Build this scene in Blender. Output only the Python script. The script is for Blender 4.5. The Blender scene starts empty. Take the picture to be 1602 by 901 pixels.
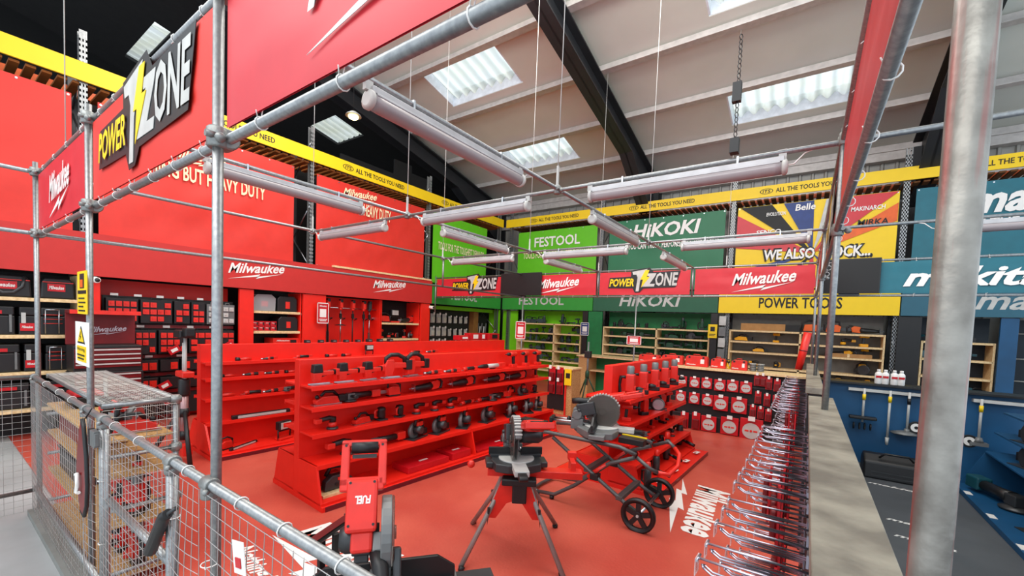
import bpy, math, random
from mathutils import Matrix, Vector
PI = math.pi
random.seed(7)
SC = bpy.context.scene
COL = SC.collection
# ------------------------------------------------------------------ camera
CAM = Vector((0.0, 0.0, 1.8)); FPX = 660.0; PPX, PPY = 801.0, 536.0
YAW, PITCH, ROLL = -.6100, -.0469, .0384
def cam_axes():
    cy, sy, cp, sp, cr, sr = math.cos(YAW), math.sin(YAW), math.cos(PITCH), math.sin(PITCH), math.cos(ROLL), math.sin(ROLL)
    f = Vector((sy*cp, cy*cp, sp)); r = Vector((cy, -sy, 0)); u = r.cross(f)
    return cr*r+sr*u, -sr*r+cr*u, f
AX_R, AX_U, AX_F = cam_axes()
cd = bpy.data.cameras.new('camera'); cam = bpy.data.objects.new('camera', cd); COL.objects.link(cam)
m = Matrix((( AX_R.x, AX_U.x, -AX_F.x, CAM.x), (AX_R.y, AX_U.y, -AX_F.y, CAM.y), (AX_R.z, AX_U.z, -AX_F.z, CAM.z), (0, 0, 0, 1)))
cam.matrix_world = m
cd.sensor_fit = 'HORIZONTAL'; cd.sensor_width = 36.0; cd.lens = FPX*36.0/1602.0
cd.shift_x = 0.0; cd.shift_y = (PPY-450.5)/1602.0; cd.clip_start = .05; cd.clip_end = 100
SC.camera = cam
# ------------------------------------------------------------------ world, lights, exposure
w = bpy.data.worlds.new('sky'); SC.world = w; w.use_nodes = True
bg = w.node_tree.nodes['Background']; bg.inputs[0].default_value = (.80, .90, 1.0, 1); bg.inputs[1].default_value = 1.75
def area(name, loc, size, power, color=(1, .96, .9), rot=(0, 0, 0)):
    l = bpy.data.lights.new(name, 'AREA'); l.shape = 'RECTANGLE'; l.size, l.size_y = size; l.energy = power; l.color = color
    o = bpy.data.objects.new(name, l); COL.objects.link(o); o.location = loc; o.rotation_euler = rot; return o
area('fill_area_light', (-2.0, 3.2, 6.9), (5, 2.2), 190)  # out-of-view area lights added to fill the hall, not real fittings
area('fill_area_light', (-6.6, 3.4, 6.6), (3, 3), 120)
area('fill_area_light', (.8, 5.2, 6.6), (2.4, 2.4), 70)
area('fill_area_light', (-2.5, -2.2, 6.0), (7, 2), 240, rot=(math.radians(35), 0, 0))
area('fill_area_light', (-2.2, 4.6, 7.1), (5, 1.6), 190, rot=(math.radians(58), 0, 0))  # added and tilted to brighten the shelving along the rear wall
area('fill_area_light', (-3.6, 3.6, 7.2), (1.6, 4), 110, rot=(0, math.radians(58), 0))  # added and tilted to brighten the bays under the left fascia
SC.view_settings.view_transform = 'Standard'; SC.view_settings.look = 'None'
SC.view_settings.gamma = 1; SC.view_settings.use_curve_mapping = False; SC.view_settings.exposure = 0.0
# ------------------------------------------------------------------ helpers
def at(px, py, axis, val, slope=0.0, base=0.0):
    """point of the photograph on a real plane of the room"""
    d = AX_F + (px-PPX)/FPX*AX_R - (py-PPY)/FPX*AX_U
    i = 'xyz'.index(axis); t = (val-CAM[i])/d[i]
    return CAM + t*d
def lin(c):
    return tuple((v/12.92 if v <= .04045 else ((v+.055)/1.055)**2.4) for v in (c[0]/255, c[1]/255, c[2]/255))
_m = {}
def mat(name, rgb, rough=.5, metal=0.0, var=.06, scale=8.0, rgb2=None, bump=0.0, bscale=60.0, coat=0.0, emit=None):
    if name in _m: return _m[name]
    mt = bpy.data.materials.new(name); mt.use_nodes = True; nt = mt.node_tree; b = nt.nodes['Principled BSDF']
    c = lin(rgb); c2 = lin(rgb2) if rgb2 else tuple(v*(1-var*3) for v in c)
    tc = nt.nodes.new('ShaderNodeTexCoord'); nz = nt.nodes.new('ShaderNodeTexNoise'); nz.inputs['Scale'].default_value = scale; nz.inputs['Detail'].default_value = 4
    nt.links.new(tc.outputs['Object'], nz.inputs['Vector'])
    rp = nt.nodes.new('ShaderNodeValToRGB'); rp.color_ramp.elements[0].position = .35; rp.color_ramp.elements[1].position = .65
    rp.color_ramp.elements[0].color = (*c2, 1); rp.color_ramp.elements[1].color = (*c, 1)
    nt.links.new(nz.outputs['Fac'], rp.inputs[0]); nt.links.new(rp.outputs[0], b.inputs['Base Color'])
    b.inputs['Roughness'].default_value = rough; b.inputs['Metallic'].default_value = metal; b.inputs['Coat Weight'].default_value = coat
    if bump:
        n2 = nt.nodes.new('ShaderNodeTexNoise'); n2.inputs['Scale'].default_value = bscale; n2.inputs['Detail'].default_value = 3
        nt.links.new(tc.outputs['Object'], n2.inputs['Vector'])
        bp = nt.nodes.new('ShaderNodeBump'); bp.inputs['Strength'].default_value = bump; bp.inputs['Distance'].default_value = .01
        nt.links.new(n2.outputs['Fac'], bp.inputs['Height']); nt.links.new(bp.outputs[0], b.inputs['Normal'])
    if emit: b.inputs['Emission Color'].default_value = (*lin(emit[0]), 1); b.inputs['Emission Strength'].default_value = emit[1]
    _m[name] = mt; return mt
RED = mat('red_paint', (234, 32, 16), .45, var=.02)
REDB = mat('banner_red', (214, 46, 34), .55, var=.02)
REDBR = mat('satin_red_vinyl', (202, 38, 50), .45, var=.02)
REDF = mat('fascia_red', (194, 40, 36), .6, var=.02)
REDT = mat('tool_red', (228, 44, 32), .35)
REDK = mat('packet_red', (200, 18, 30), .4)
DRED = mat('dark_red', (120, 12, 18), .4)
BLK = mat('black_plastic', (24, 24, 26), .45)
BLKP = mat('black_panel', (17, 17, 18), .6)
GUN = mat('gunmetal', (70, 72, 74), .4, .5)
GRY = mat('grey_cast', (120, 122, 122), .45, .3)
LGRY = mat('pale_grey', (196, 196, 192), .5)
WHT = mat('white', (236, 234, 230), .5, var=.01)
STEEL = mat('bright_steel', (200, 203, 208), .28, 1.0, var=.05)
CHROME = mat('chrome_wire', (206, 208, 224), .3, 1.0, var=.01)
GALV = mat('galvanised_tube', (158, 160, 160), .40, .75, scale=60, rgb2=(138, 140, 142))
GALVR = mat('worn_galvanised_tube', (150, 147, 140), .42, .45, scale=20, rgb2=(112, 108, 102), bump=.12)
def scuffs(mt):
    nt = mt.node_tree; b = nt.nodes['Principled BSDF']; src = b.inputs['Base Color'].links[0].from_socket
    tc = nt.nodes.new('ShaderNodeTexCoord'); mp = nt.nodes.new('ShaderNodeMapping'); mp.inputs['Scale'].default_value = (38, 38, 2.2); nt.links.new(tc.outputs['Object'], mp.inputs[0])
    n = nt.nodes.new('ShaderNodeTexNoise'); n.inputs['Scale'].default_value = 1.6; n.inputs['Detail'].default_value = 5; nt.links.new(mp.outputs[0], n.inputs['Vector'])
    r = nt.nodes.new('ShaderNodeValToRGB'); r.color_ramp.elements[0].position = .54; r.color_ramp.elements[1].position = .70; r.color_ramp.elements[1].color = (.8, .8, .8, 1); nt.links.new(n.outputs['Fac'], r.inputs[0])
    mx = nt.nodes.new('ShaderNodeMix'); mx.data_type = 'RGBA'; mx.inputs['B'].default_value = (*lin((150, 74, 70)), 1); nt.links.new(r.outputs[0], mx.inputs['Factor']); nt.links.new(src, mx.inputs['A']); nt.links.new(mx.outputs['Result'], b.inputs['Base Color'])
scuffs(GALVR)
CLAMP = mat('cast_clamp', (150, 152, 150), .5, .7, bump=.3)
WIRE = mat('mesh_wire', (180, 180, 178), .4, .6)
YEL = mat('sign_yellow', (240, 202, 8), .5, var=.01)
LIME = mat('lime_banner', (96, 190, 20), .55, var=.02)
LIMEP = mat('lime_paint', (118, 206, 10), .5, var=.02)
FGRN = mat('green_fascia', (48, 148, 52), .6, var=.02)
DGRN = mat('dark_green_banner', (30, 112, 74), .5, var=.03, scale=2)
DGRF = mat('dark_green_fascia', (34, 92, 66), .6, var=.02)
MGRN = mat('mid_green_paint', (14, 118, 62), .55)
TEAL = mat('teal_banner', (22, 104, 120), .5, var=.03)
TEALF = mat('teal_fascia', (42, 96, 116), .6, var=.02)
NAVY = mat('blue_paint', (12, 78, 122), .5, scale=3)
CREAM = mat('cream_print', (236, 222, 180), .6, var=.01)
WOOD = mat('pine_edge', (236, 208, 160), .6, scale=30, rgb2=(214, 180, 128))
OSB = mat('chipboard', (206, 168, 112), .75, scale=70, rgb2=(168, 124, 70), bump=.3)
CARD = mat('cardboard', (176, 128, 76), .8)
PLATE = mat('roof_panel', (214, 216, 206), .75, var=.02, scale=1.5)
PURL = mat('purlin_flange', (206, 200, 196), .5, .2)
CLAD = mat('wall_cladding', (168, 166, 160), .55, .2, scale=3)
STL_B = mat('black_steelwork', (38, 40, 44), .5, scale=3)
BLKW = mat('black_wall', (14, 14, 15), .85)
CONC = mat('worktop_concrete', (146, 140, 126), .55, scale=7, rgb2=(104, 98, 88), bump=.25, bscale=30)
CLEARP = mat('frosted_diffuser', (156, 148, 150), .3, var=.01, coat=.3)
HOUS = mat('batten_housing', (190, 190, 192), .4, .3)
GLASSY = mat('smoky_guard', (96, 88, 82), .15)
GLASSY.node_tree.nodes['Principled BSDF'].inputs['Alpha'].default_value = .6
ORG = mat('orange_plastic', (232, 96, 12), .45)
DECK = mat('rack_decking', (120, 74, 30), .8)
BLUEB = mat('sign_blue', (18, 52, 120), .5)
SCREEN = mat('tv_screen', (10, 10, 11), .55)
BULB = mat('warm_bulb', (255, 240, 190), .4, emit=((255, 226, 150), 14))
# red rubber floor with worn patches and fine studs
def floor_mat(name, c1, c2, rough, stud):
    mt = mat(name, c1, rough, scale=1.3, rgb2=c2); nt = mt.node_tree; b = nt.nodes['Principled BSDF']
    tc = [n for n in nt.nodes if n.type == 'TEX_COORD'][0]
    if stud:
        v = nt.nodes.new('ShaderNodeTexVoronoi'); v.inputs['Scale'].default_value = stud; nt.links.new(tc.outputs['Object'], v.inputs['Vector'])
        bp = nt.nodes.new('ShaderNodeBump'); bp.inputs['Strength'].default_value = .25; bp.inputs['Distance'].default_value = .004
        nt.links.new(v.outputs['Distance'], bp.inputs['Height']); nt.links.new(bp.outputs[0], b.inputs['Normal'])
    n3 = nt.nodes.new('ShaderNodeTexNoise'); n3.inputs['Scale'].default_value = 3.0; nt.links.new(tc.outputs['Object'], n3.inputs['Vector'])
    mr = nt.nodes.new('ShaderNodeMapRange'); mr.inputs['To Min'].default_value = rough-.12; mr.inputs['To Max'].default_value = rough+.15
    nt.links.new(n3.outputs['Fac'], mr.inputs['Value']); nt.links.new(mr.outputs[0], b.inputs['Roughness'])
    return mt
REDFL = floor_mat('red_rubber_floor', (204, 92, 74), (188, 72, 58), .42, 40)
GRYFL = floor_mat('grey_concrete_floor', (176, 178, 178), (150, 152, 152), .6, 0)
DKFL = floor_mat('dark_grey_floor', (84, 88, 92), (74, 78, 82), .5, 0)
def sky_sheet():
    mt = bpy.data.materials.new('translucent_rooflight'); mt.use_nodes = True; nt = mt.node_tree; nt.nodes.clear()
    o = nt.nodes.new('ShaderNodeOutputMaterial'); t = nt.nodes.new('ShaderNodeBsdfTranslucent'); tr = nt.nodes.new('ShaderNodeBsdfTransparent'); mx = nt.nodes.new('ShaderNodeMixShader')
    tc = nt.nodes.new('ShaderNodeTexCoord'); nz = nt.nodes.new('ShaderNodeTexNoise'); nz.inputs['Scale'].default_value = 2.5
    rp = nt.nodes.new('ShaderNodeValToRGB'); rp.color_ramp.elements[0].color = (.90, .86, .58, 1); rp.color_ramp.elements[1].color = (.95, .97, 1, 1)
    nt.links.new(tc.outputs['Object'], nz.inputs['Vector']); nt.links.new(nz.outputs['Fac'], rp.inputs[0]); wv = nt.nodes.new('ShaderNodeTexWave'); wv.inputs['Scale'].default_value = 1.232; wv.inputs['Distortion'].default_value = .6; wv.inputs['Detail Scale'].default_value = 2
    r2 = nt.nodes.new('ShaderNodeValToRGB'); r2.color_ramp.elements[0].color = (.52, .54, .52, 1); r2.color_ramp.elements[1].color = (1, 1, 1, 1); r2.color_ramp.elements[1].position = .6  # shading of the corrugations, painted into the sheet colour as wave stripes
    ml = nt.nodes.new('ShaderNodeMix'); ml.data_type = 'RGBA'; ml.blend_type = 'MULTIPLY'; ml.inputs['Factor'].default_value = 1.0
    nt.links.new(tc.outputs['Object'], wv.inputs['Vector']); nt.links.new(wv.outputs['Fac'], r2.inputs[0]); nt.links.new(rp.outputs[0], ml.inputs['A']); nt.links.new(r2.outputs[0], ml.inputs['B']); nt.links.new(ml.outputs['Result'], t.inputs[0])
    mx.inputs[0].default_value = .22; nt.links.new(t.outputs[0], mx.inputs[1]); nt.links.new(tr.outputs[0], mx.inputs[2]); nt.links.new(mx.outputs[0], o.inputs[0]); return mt
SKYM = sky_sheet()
def clear_mat():
    mt = bpy.data.materials.new('clear_polythene'); mt.use_nodes = True; nt = mt.node_tree; b = nt.nodes['Principled BSDF']
    b.inputs['Base Color'].default_value = (.8, .8, .82, 1); b.inputs['Roughness'].default_value = .15; b.inputs['Alpha'].default_value = .35; return mt
CLEAR = clear_mat()

class MB:
    def __init__(s): s.v = []; s.f = []; s.m = []; s.s = []; s.mats = []; s.M = Matrix()
    def mi(s, mt):
        if mt is None: return 0
        if mt not in s.mats: s.mats.append(mt)
        return s.mats.index(mt)
    def add(s, vs, fs, mt=None, smooth=False):
        n = len(s.v); s.v += [s.M @ Vector(p) for p in vs]; k = s.mi(mt)
        for f in fs: s.f.append([i+n for i in f]); s.m.append(k); s.s.append(smooth)
        return s
    def box(s, x0, x1, y0, y1, z0, z1, mt=None):
        vs = [(x, y, z) for z in (z0, z1) for y in (y0, y1) for x in (x0, x1)]
        return s.add(vs, [(0, 2, 3, 1), (4, 5, 7, 6), (0, 1, 5, 4), (2, 6, 7, 3), (0, 4, 6, 2), (1, 3, 7, 5)], mt)
    def cbox(s, c, d, rot=None, mt=None):
        old = s.M; s.M = s.M @ Matrix.Translation(c) @ (rot or Matrix())
        s.box(-d[0]/2, d[0]/2, -d[1]/2, d[1]/2, -d[2]/2, d[2]/2, mt); s.M = old; return s
    def prism(s, pts, axis, a, b, mt=None):
        def P(p, t): return {'x': (t, p[0], p[1]), 'y': (p[0], t, p[1]), 'z': (p[0], p[1], t)}[axis]
        n = len(pts); vs = [P(p, a) for p in pts]+[P(p, b) for p in pts]
        ar = sum(pts[i][0]*pts[(i+1) % n][1]-pts[(i+1) % n][0]*pts[i][1] for i in range(n))
        if axis == 'y': ar = -ar
        fs = [list(range(n))[::-1], list(range(n, 2*n))]+[(i, (i+1) % n, n+(i+1) % n, n+i) for i in range(n)]
        if (ar < 0) != (b < a): fs = [list(f)[::-1] for f in fs]
        return s.add(vs, fs, mt)
    def path(s, pts, r, n=8, mt=None, closed=False, smooth=True, flat=1.0):
        pts = [Vector(p) for p in pts]; N = len(pts); rs = r if isinstance(r, (list, tuple)) else [r]*N
        vs = []; up = None
        for i, p in enumerate(pts):
            a = pts[i-1] if i else (pts[-1] if closed else p); b = pts[(i+1) % N] if (i < N-1 or closed) else p
            t = (b-a).normalized()
            if up is None: up = Vector((0, 0, 1)) if abs(t.z) < .9 else Vector((1, 0, 0))
            e = (up-t*up.dot(t)); e = e.normalized() if e.length > 1e-6 else t.orthogonal().normalized(); up = e; g = t.cross(e)
            for k in range(n):
                q = 2*PI*k/n; vs.append(p+rs[i]*(math.cos(q)*e*flat+math.sin(q)*g))
        fs = []
        for i in range(N if closed else N-1):
            j = (i+1) % N
            for k in range(n): fs.append((i*n+k, i*n+(k+1) % n, j*n+(k+1) % n, j*n+k))
        s.add(vs, fs, mt, smooth)
        if not closed: 
            base = len(s.v)-N*n; k = s.mi(mt)
            s.f.append([base+q for q in range(n)][::-1]); s.m.append(k); s.s.append(False)
            s.f.append([base+(N-1)*n+q for q in range(n)]); s.m.append(k); s.s.append(False)
        return s
    def lathe(s, prof, c, axis='z', n=16, mt=None, smooth=True, caps=True):
        vs = []
        for (r, h) in prof:
            for k in range(n):
                a, b = r*math.cos(2*PI*k/n), r*math.sin(2*PI*k/n)
                p = {'z': (a, b, h), 'x': (h, a, b), 'y': (b, h, a)}[axis]; vs.append((p[0]+c[0], p[1]+c[1], p[2]+c[2]))
        N = len(prof); fs = [(i*n+k, i*n+(k+1) % n, (i+1)*n+(k+1) % n, (i+1)*n+k) for i in range(N-1) for k in range(n)]
        s.add(vs, fs, mt, smooth); base = len(s.v)-N*n; k = s.mi(mt)
        if not caps: return s
        s.f.append([base+q for q in range(n)][::-1]); s.m.append(k); s.s.append(False)
        s.f.append([base+(N-1)*n+q for q in range(n)]); s.m.append(k); s.s.append(False)
        return s
    def ball(s, c, r, mt=None, n=10, sc=(1, 1, 1)):
        prof = [(max(.001, math.sin(PI*i/6))*r, -math.cos(PI*i/6)*r) for i in range(7)]
        old = s.M; s.M = s.M @ Matrix.Translation(c) @ Matrix.Diagonal((*sc, 1)); s.lathe(prof, (0, 0, 0), 'z', n, mt); s.M = old; return s
    def mesh(s, name, mt):
        me = bpy.data.meshes.new(name); me.from_pydata([tuple(v) for v in s.v], [], s.f)
        mats = s.mats or [mt]
        for q in mats: me.materials.append(q or mt)
        me.polygons.foreach_set('material_index', s.m); me.polygons.foreach_set('use_smooth', s.s); me.update(); return me
def tag(o, label=None, cat=None, group=None, kind=None):
    for k, v in (('label', label), ('category', cat), ('group', group), ('kind', kind)):
        if v: o[k] = v
    return o
def empty(name, loc=(0, 0, 0), rz=0.0, label=None, cat=None, group=None):
    o = bpy.data.objects.new(name, None); COL.objects.link(o); o.location = loc; o.rotation_euler = (0, 0, rz); o.empty_display_size = .05
    return tag(o, label, cat, group)
def world_of(o):
    W = Matrix.LocRotScale(o.location, o.rotation_euler, o.scale)
    return world_of(o.parent) @ o.matrix_parent_inverse @ W if o.parent else W
def obj(name, mb, mt, parent=None, local=False, bevel=0.0):
    """links mb as one mesh; with a parent the vertices are world coordinates unless local"""
    me = mb.mesh(name, mt) if isinstance(mb, MB) else mb
    o = bpy.data.objects.new(name, me); COL.objects.link(o)
    if parent is not None:
        o.parent = parent
        if not local:
            o.matrix_parent_inverse = world_of(parent).inverted()
    elif not local and len(me.vertices):
        xs = [v.co for v in me.vertices]; lo = Vector([min(v[i] for v in xs) for i in range(3)]); hi = Vector([max(v[i] for v in xs) for i in range(3)])
        c = Vector(((lo.x+hi.x)/2, (lo.y+hi.y)/2, lo.z)); me.transform(Matrix.Translation(-c)); o.location = c
    if bevel:
        b = o.modifiers.new('bevel', 'BEVEL'); b.width = bevel; b.segments = 2; b.limit_method = 'ANGLE'; b.angle_limit = .7; b.harden_normals = False
    return o
def sub(name, mb, mt, parent, bevel=0.0):
    """a sub-part of a part whose vertices are in the same coordinates as its parent's"""
    o = bpy.data.objects.new(name, mb.mesh(name, mt) if isinstance(mb, MB) else mb); COL.objects.link(o); o.parent = parent
    if bevel: b = o.modifiers.new('bevel', 'BEVEL'); b.width = bevel; b.segments = 2; b.limit_method = 'ANGLE'
    return o
def struct(name, mb, mt, parent=None):
    o = obj(name, mb, mt, parent)
    if parent is None: o['kind'] = 'structure'
    return o
def kids(root): return [o for o in COL.objects if o.parent is root]
_kid = {}
def dup(root, loc, rz, label=None, group=None, scale=None):
    r = root.copy(); COL.objects.link(r); r.location = loc; r.rotation_euler = (0, 0, rz)
    if scale: r.scale = (scale,)*3 if isinstance(scale, (int, float)) else scale
    if label: r['label'] = label
    if group: r['group'] = group
    if root not in _kid:
        ks = [(k, kids(k)) for k in kids(root)] if root.type == 'EMPTY' or kids(root) else []
        _kid[root] = ks
    for ch, gs in _kid[root]:
        c = ch.copy(); COL.objects.link(c); c.parent = r
        for g in gs:
            d = g.copy(); COL.objects.link(d); d.parent = c
    return r
ORD = ['first', 'second', 'third', 'fourth', 'fifth', 'sixth', 'seventh', 'eighth', 'ninth', 'tenth', 'eleventh', 'twelfth', 'thirteenth', 'fourteenth', 'fifteenth', 'sixteenth', 'seventeenth', 'eighteenth', 'nineteenth', 'twentieth']
# ---- lettering
_tx = {}
def glyphs(body, shear=0.0, bold=0.0):
    k = (body, shear, bold)
    if k in _tx: return _tx[k]
    cu = bpy.data.curves.new('t', 'FONT'); cu.body = body; cu.size = 1; cu.shear = shear; cu.offset = bold; cu.resolution_u = 2; cu.extrude = 0; cu.space_character = 1.0
    ob = bpy.data.objects.new('t', cu); COL.objects.link(ob); dg = bpy.context.evaluated_depsgraph_get(); dg.update()
    me = bpy.data.meshes.new_from_object(ob.evaluated_get(dg)); bpy.data.objects.remove(ob)
    V = [v.co.copy() for v in me.vertices]; F = [list(p.vertices) for p in me.polygons]
    lo = (min(v.x for v in V), min(v.y for v in V)); hi = (max(v.x for v in V), max(v.y for v in V))
    V = [((v.x-lo[0])/(hi[0]-lo[0]), (v.y-lo[1])/(hi[1]-lo[1])) for v in V]
    _tx[k] = (V, F); return _tx[k]
class Plane:
    """lettering and flat marks on a plane: o origin, u reading direction, v up, lifted along n"""
    def __init__(s, o, u, v): s.o = Vector(o); s.u = Vector(u).normalized(); s.v = Vector(v).normalized(); s.n = s.u.cross(s.v); s.warp = None
    def p(s, a, b, d): return s.o+a*s.u+b*s.v+(d+(s.warp(a, b) if s.warp else 0))*s.n
    def copy(s): q = Plane(s.o, s.u, s.v); return q
    def text(s, mb, body, x, y, w, h, mt=None, shear=.0, bold=.02, lift=.006, rise=0.0):
        V, F = glyphs(body, shear, bold)
        mb.add([s.p(x+a*w, y+b*h+rise*a, lift) for a, b in V], F, mt)
    def poly(s, mb, pts, mt=None, lift=.004, th=.002):
        n = len(pts); ar = sum(pts[i][0]*pts[(i+1) % n][1]-pts[(i+1) % n][0]*pts[i][1] for i in range(n))
        if ar < 0: pts = pts[::-1]
        vs = [s.p(a, b, lift-th) for a, b in pts]+[s.p(a, b, lift) for a, b in pts]
        mb.add(vs, [list(range(n))[::-1], list(range(n, 2*n))]+[(i, (i+1) % n, n+(i+1) % n, n+i) for i in range(n)], mt)
    def rect(s, mb, x0, x1, y0, y1, mt=None, lift=.004, th=.002): s.poly(mb, [(x0, y0), (x1, y0), (x1, y1), (x0, y1)], mt, lift, th)
def script_logo(pl, x, y, w, name_parent, mt=None, rise=.10, h=None, lift=.007):
    """slanted script word over a lightning bolt underline"""
    h = h or w*.28; mb = MB()
    pl.text(mb, 'Milwaukee', x, y+h*.34, w, h*.66, None, .35, .022, lift, rise*w)
    b = [(.02, .05), (.52, .28), (.50, .17), (.93, .34), (.62, .02), (.60, .13), (.0, .0)]
    b = [(.0, -.02), (.55, .30), (.50, .14), (.96, .36), (.47, .0), (.52, .15)]
    pl.poly(mb, [(x+a*w, y+c*h+rise*w*a*.8) for a, c in b], None, lift)
    return obj('lettering', mb, mt or WHT, name_parent)
def zone_logo(pl, x, y, w, parent, lift=.006):
    h = w*.27
    bk = MB(); pl.poly(bk, [(x+a*w, y+b*h) for a, b in ((-.02, .05), (.36, .02), (.40, -.22), (.47, -.2), (.52, .0), (.97, .05), (1.03, .9), (.66, .86), (.60, 1.12), (.33, 1.0), (.33, .66), (.0, .62))], None, lift)
    obj('logo_backing', bk, BLK, parent)
    yb = MB(); pl.text(yb, 'POWER', x, y+h*.12, w*.38, h*.44, None, .2, .028, lift+.008)
    pl.poly(yb, [(x+a*w, y+b*h) for a, b in ((.54, .98), (.60, .98), (.565, .62), (.61, .62), (.49, .05), (.51, .48), (.47, .48))], None, lift+.006)
    obj('yellow_lettering', yb, YEL, parent)
    wb = MB(); pl.poly(wb, [(x+a*w, y+b*h) for a, b in ((.35, .92), (.57, 1.04), (.55, .9), (.47, .42), (.455, -.15), (.41, -.15), (.43, .6), (.41, .76), (.36, .76))], None, lift+.003)
    pl.poly(wb, [(x+a*w, y+b*h) for a, b in ((.57, .80), (.70, .80), (.685, .66), (.61, .24), (.685, .24), (.675, .1), (.50, .1), (.52, .24), (.60, .66), (.575, .66))], None, lift+.003)
    pl.text(wb, 'ONE', x+.69*w, y+h*.12, w*.31, h*.70, None, .12, .028, lift+.004)
    obj('white_lettering', wb, LGRY, parent)
def qr_sign(name, pl, w, h, mt, label, parts_mt=None):
    t = empty(name, pl.p(w/2, 0, 0), 0, label, 'sign')
    b = MB(); pl.rect(b, 0, w, 0, h, None, .004, .008); obj('board', b, mt, t)
    f = MB()
    for r in ((0, w, 0, .04*h), (0, w, .96*h, h), (0, .05*w, 0, h), (.95*w, w, 0, h)): pl.rect(f, *r, None, .007, .003)
    pl.rect(f, .22*w, .78*w, .30*h, .70*h, None, .006, .002); obj('white_panel', f, WHT, t)
    x = MB(); pl.text(x, 'Milwaukee', .2*w, .8*h, .6*w, .09*h, None, .2, .02, .008) if mt is REDK else pl.rect(x, .2*w, .8*w, .82*h, .87*h, None, .008, .002)
    pl.rect(x, .15*w, .85*w, .18*h, .22*h, None, .008, .002); pl.rect(x, .22*w, .78*w, .11*h, .15*h, None, .008, .002)
    obj('lettering', x, WHT, t); return t
# ================================================================== SETTING
Y_EAVE, Z_EAVE, SL = 12.4, 5.97, .22
def roofz(y): return Z_EAVE+SL*(Y_EAVE-y)
m_ = MB(); m_.box(-15.0, 6.5, -4.5, 12.6, -.12, 0); struct('floor', m_, GRYFL)
m_ = MB(); m_.prism([(-9.0, .74), (.10, .74), (.10, 12.0), (-9.0, 12.0)], 'z', 0.0, .012); struct('floor_red', m_, REDFL)
m_ = MB(); m_.prism([(.24, -1.0), (6.0, -1.0), (6.0, 12.0), (.24, 12.0)], 'z', 0.0, .012); struct('floor_dark', m_, DKFL)
m_ = MB(); m_.box(-5.36, .2, .55, .74, 0, .05); struct('trim_1', m_, mat('kerb_grey', (132, 134, 130), .7))
# roof: panels between rooflights, purlins, rafters
PY = [12.35, 10.83, 9.39, 7.95, 6.5, 5.06, 3.62, 2.18, .74, -.7, -2.1]
SKX = [(-7.4, -5.35), (-1.65, .42), (3.8, 5.8)]
def sky_bay(i): return i in (1, 3, 5, 7)
m_ = MB()
xs = [-9.3, -7.4, -5.35, -1.65, .42, 3.8, 5.8, 6.5]
for i in range(len(PY)-1):
    y1, y0 = PY[i], PY[i+1]
    for a, b in zip(xs[:-1], xs[1:]):
        if sky_bay(i) and (a, b) in SKX: 
            yy = y1-.24
            m_.prism([(yy, roofz(yy)), (y1, roofz(y1)), (y1, roofz(y1)+.05), (yy, roofz(yy)+.05)], 'x', a, b); continue
        m_.prism([(y0, roofz(y0)), (y1, roofz(y1)), (y1, roofz(y1)+.05), (y0, roofz(y0)+.05)], 'x', a, b)
struct('ceiling', m_, PLATE)
m_ = MB()
def dark_roof(x0, x1, y0, y1): m_.prism([(y0, roofz(y0)), (y1, roofz(y1)), (y1, roofz(y1)+.05), (y0, roofz(y0)+.05)], 'x', x0, x1)
for q in ((-15, -9.3, -2.1, 3.15), (-15, -14.2, 3.15, 3.45), (-11.95, -9.3, 3.15, 3.45), (-15, -9.3, 3.45, 6.7), (-15, -12.1, 6.7, 7.6), (-10.8, -9.3, 6.7, 7.6), (-15, -9.3, 7.6, 12.35)): dark_roof(*q)
struct('ceiling_dark', m_, mat('dark_ceiling', (40, 38, 38), .8))
def corrugated(a, b, y0, y1, lift, pitch=.255, amp=.055):
    mb = MB(); n = int((b-a)/pitch*8); vs = []
    for i in range(n+1):
        x = a+(b-a)*i/n; z = amp*math.sin(2*PI*(x-a)/pitch)
        vs += [(x, y0, roofz(y0)+lift+z), (x, y1, roofz(y1)+lift+z)]
    mb.add(vs, [(2*i, 2*i+1, 2*i+3, 2*i+2) for i in range(n)], None, True); return mb
wn = 0
for i in (1, 3, 5, 7):  # rows farther upslope are out of view, added to let in light
    for a, b in SKX:
        wn += 1; y1, y0 = PY[i]-.28, PY[i+1]
        o = struct('window_%d' % wn, corrugated(a-.02, b+.02, y0-.02, y1+.04, .19), SKYM)  # in the rows farther upslope these are added, out of view
        fr = MB(); zz = lambda y, d: roofz(y)+d
        for xx in (a, b-.03): fr.prism([(y0, zz(y0, 0)), (y1, zz(y1, 0)), (y1, zz(y1, .3)), (y0, zz(y0, .3))], 'x', xx, xx+.03)
        fr.prism([(y0, zz(y0, 0)), (y0+.03, zz(y0, 0)), (y0+.03, zz(y0, .3)), (y0, zz(y0, .3))], 'x', a, b)
        fr.prism([(y1+.03, zz(y1, 0)), (y1+.06, zz(y1, 0)), (y1+.06, zz(y1, .34)), (y1+.03, zz(y1, .34))], 'x', a, b)
        struct('window_frame', fr, mat('reveal_white', (232, 238, 246), .5), o)
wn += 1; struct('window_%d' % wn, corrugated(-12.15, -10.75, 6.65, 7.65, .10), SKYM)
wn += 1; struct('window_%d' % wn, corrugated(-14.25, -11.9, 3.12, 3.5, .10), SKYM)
for i, y in enumerate(PY[:-1]):
    m_ = MB(); z = roofz(y)
    m_.box(-9.3, 6.5, y-.04, y+.04, z-.13, z-.02); m_.box(-9.3, 6.5, y-.09, y+.07, z-.15, z-.13); m_.box(-9.3, 6.5, y-.012, y-.004, z-.12, z+.0)
    struct('trim_%d' % (i+2), m_, PURL)
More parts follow.
